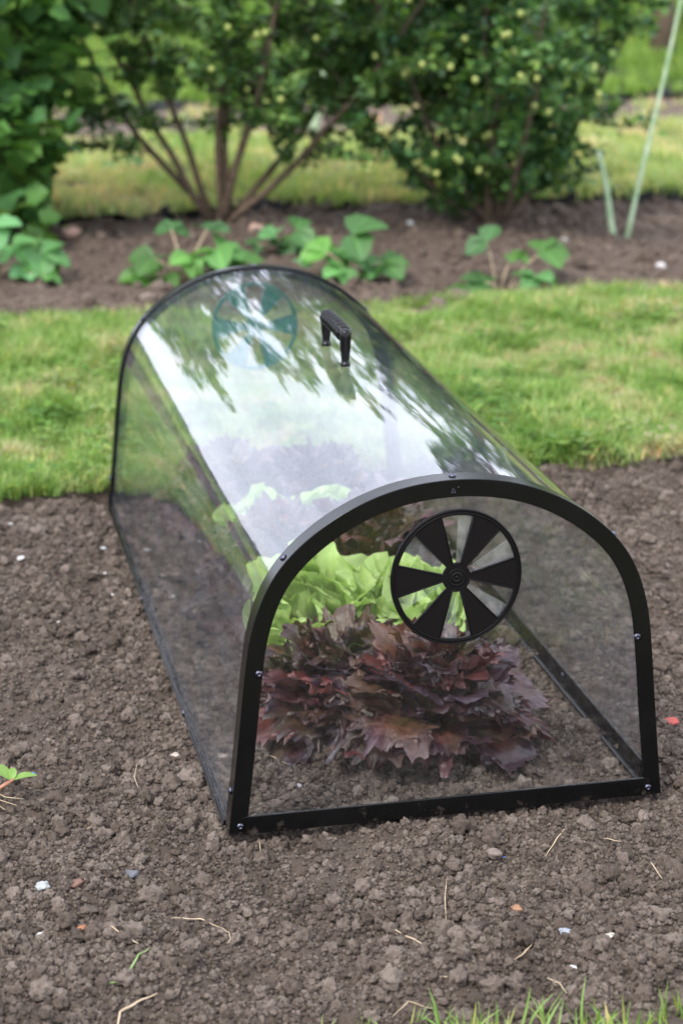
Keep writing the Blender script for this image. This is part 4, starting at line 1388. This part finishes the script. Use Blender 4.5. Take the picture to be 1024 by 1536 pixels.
pebble(848, 1398, 0.0070, (0.38, 0.41, 0.46), 'bluish grey square stone above the bright white stone', 5)
pebble(960, 1450, 0.0040, W_, 'small white stone at the far right near the grass', 6)
pebble(774, 1380, 0.0062, B_, 'small round orange brown stone left of the bluish grey one', 7)
pebble(124, 1400, 0.0052, (0.42, 0.17, 0.08), 'small rusty red stone at the lower left', 8)
pebble(91, 940, 0.0062, (0.72, 0.68, 0.62), 'round white stone halfway up the soil at the left', 9)
pebble(32, 848, 0.0075, W_, 'cream stone near the left photo edge below the lawn', 10)
pebble(166, 892, 0.0065, W_, 'pale stone beside the middle of the left side rail', 11)
pebble(14, 788, 0.0070, W_, 'white stone at the left edge just under the lawn', 12)
pebble(155, 820, 0.0055, (0.5, 0.5, 0.5), 'grey stone next to the far left corner of the cloche', 13)
pebble(157, 856, 0.0045, W_, 'tiny white stone left of the side rail, below the grey one', 14)
pebble(262, 1124, 0.0055, (0.50, 0.42, 0.36), 'beige stone on the soil beside the left side rail', 15)
pebble(818, 1077, 0.0072, (0.50, 0.44, 0.36), 'beige stone inside the cloche, right of the front red lettuce', 16)
pebble(790, 1028, 0.0062, W_, 'white stone inside the cloche near the right red lettuce leaves', 17)
pebble(458, 1152, 0.0062, (0.62, 0.56, 0.50), 'pale upright chip inside the cloche, near the front left', 18, 0.5)
pebble(444, 1166, 0.0072, (0.48, 0.45, 0.45), 'flat grey chip inside the cloche, left of the pale upright chip', 19, 0.35)
pebble(741, 1272, 0.0085, (0.24, 0.19, 0.16), 'pointed brown stone just below the front frame bar', 20, 0.9)
pebble(114, 1326, 0.0090, (0.22, 0.12, 0.09), 'dull reddish brown stone right of the flat pale grey stone', 21)
pebble(198, 1295, 0.0080, (0.16, 0.16, 0.18), 'dark bluish lump of stone on the left soil', 22)
pebble(1008, 1080, 0.0105, (0.50, 0.10, 0.08), 'flat red fragment on the soil at the right edge', 23, 0.35, None)
pebble(757, 1256, 0.0024, (0.05, 0.20, 0.55), 'tiny bright blue grain below the front frame bar', 24, 0.7, None)
pebble(50, 1155, 0.0028, (0.05, 0.20, 0.60), 'tiny blue grain beside the seedling at the left edge', 25, 0.7, None)


def straw(pts, r, label, c='straw'):
    mb = MB(); P = []
    for q in range(len(pts)):
        px, py = pts[q]; g_ = gpt(px, py); P.append(Vector((g_.x, g_.y, sh(g_.x, g_.y) + 0.006)))
    o0 = P[0].copy(); Q = []
    for i in range(len(P) - 1):
        for k in range(5): Q.append(P[i].lerp(P[i + 1], k / 5) - o0)
    Q.append(P[-1] - o0)
    for i in range(1, len(Q) - 1): Q[i] = Q[i] + Vector((0, 0, 0.0005 * math.sin(i * 1.3)))
    mb.tube(Q, [r * 0.9 * (1 - 0.5 * abs(2 * i / (len(Q) - 1) - 1)) for i in range(len(Q))], 6)
    o = mb.build('straw', M[c], None, True, tuple(o0))
    return tag(o, label, 'straw', 'dry straws and rootlets on the soil')


straw([(590, 1378), (615, 1395), (641, 1413)], 0.0011, 'straight straw lying on the soil below the middle of the cloche')
straw([(256, 1374), (300, 1378), (330, 1386)], 0.0008, 'thin pale straw lying across the lower left soil')
straw([(330, 1386), (343, 1390), (346, 1402), (341, 1410)], 0.0007, 'short hooked rootlet at the end of the thin pale straw')
straw([(640, 1465), (690, 1469), (734, 1462)], 0.0008, 'long flat straw low in the middle, above the grass')
straw([(588, 1508), (612, 1497), (648, 1499)], 0.0008, 'pale greenish curved straw near the bottom edge')
straw([(772, 1432), (786, 1425), (801, 1418)], 0.0009, 'short straw left of the bright white stone')
straw([(818, 1276), (834, 1256), (846, 1243)], 0.0008, 'slanting straw below the right end of the front bar')
straw([(670, 1390), (667, 1350), (670, 1322)], 0.0007, 'fine upright rootlet in the middle of the lower soil')
straw([(166, 1412), (184, 1418), (208, 1428)], 0.0011, 'pale chip of straw above the green blade at the lower left')
straw([(174, 1536), (180, 1515), (206, 1505), (236, 1492)], 0.0016, 'forked brown twig at the very bottom left')
straw([(206, 1142), (201, 1160), (207, 1186)], 0.0007, 'thin curved rootlet on the left soil near the rail')
straw([(130, 1236), (150, 1227)], 0.0009, 'short straw right of the seedling roots')
straw([(388, 1245), (391, 1268)], 0.0007, 'short straw sticking out under the front bar')
straw([(385, 1110), (408, 1122), (430, 1134)], 0.0007, 'fine straw inside the cloche at the left of the panel')
straw([(160, 1480), (186, 1476), (208, 1450), (224, 1434)], 0.0012, 'green grass blade lying on the lower left soil', 'blade')
straw([(905, 1262), (930, 1268)], 0.0007, 'faint straw on the soil right of the front corner')
straw([(820, 1458), (838, 1470), (850, 1492)], 0.0008, 'rootlet bending down to the grass at the bottom right')
straw([(974, 1316), (992, 1332)], 0.0008, 'small straw near the right photo edge')

# seedling at the left edge
p = gpt(14, 1190); z0 = sh(p.x, p.y)
sd = empty('seedling', (p.x, p.y, z0), 'small weed seedling with two green leaves and a reddish stem at the left edge', 'plant')
sd.scale = (1.35, 1.35, 1.35)
M['redstem'] = mat_plain('red_stem', (0.32, 0.13, 0.09), 0.5, 0.4, noise=((0.28, 0.10, 0.07), (0.40, 0.22, 0.12)), bscale=80)
mb = MB(); mb.tube([(-0.03, 0, 0.004), (-0.008, 0, 0.010), (0.004, 0, 0.018)], [0.0022, 0.002, 0.0014], 7); mb.build('stem', M['redstem'], sd)
for (a, ln, rise) in ((0.25, 0.022, 0.35), (2.7, 0.028, 0.6), (1.6, 0.014, 0.9)):
    ns, nt = 8, 7; S, T = np.meshgrid(np.linspace(0, 1, ns), np.linspace(-1, 1, nt), indexing='ij')
    w = 0.24 * np.sin(S ** 0.9 * math.pi * 0.95) ** 0.8 + 0.02
    X = S * math.cos(rise); Z = S * math.sin(rise) - 0.25 * S ** 2 + 0.3 * np.abs(T) * w; Y = T * w
    V = np.stack([X * math.cos(a) - Y * math.sin(a), X * math.sin(a) + Y * math.cos(a), Z], -1).reshape(-1, 3) * ln + np.array([0.003, 0, 0.017])
    idx = np.arange(ns * nt).reshape(ns, nt)
    F = np.stack([idx[:-1, :-1], idx[1:, :-1], idx[1:, 1:], idx[:-1, 1:]], -1).reshape(-1, 4)
    obj('leaf', make_mesh('leaf', V, F, M['green'], True, np.full((len(V), 3), 1.0) * np.array([0.20, 0.34, 0.07])), sd)
mb = MB()
for k in range(5):
    a = -0.6 - 0.5 * k; mb.tube([(-0.012, 0, 0.006), (-0.012 + 0.012 * math.cos(a), 0.016 * math.sin(a), 0.006), (-0.010 + 0.022 * math.cos(a + .5), 0.026 * math.sin(a + .5), 0.001)], 0.0005, 5)
mb.build('roots', M['straw'], sd)

print('SCENE OK', len(bpy.data.objects))
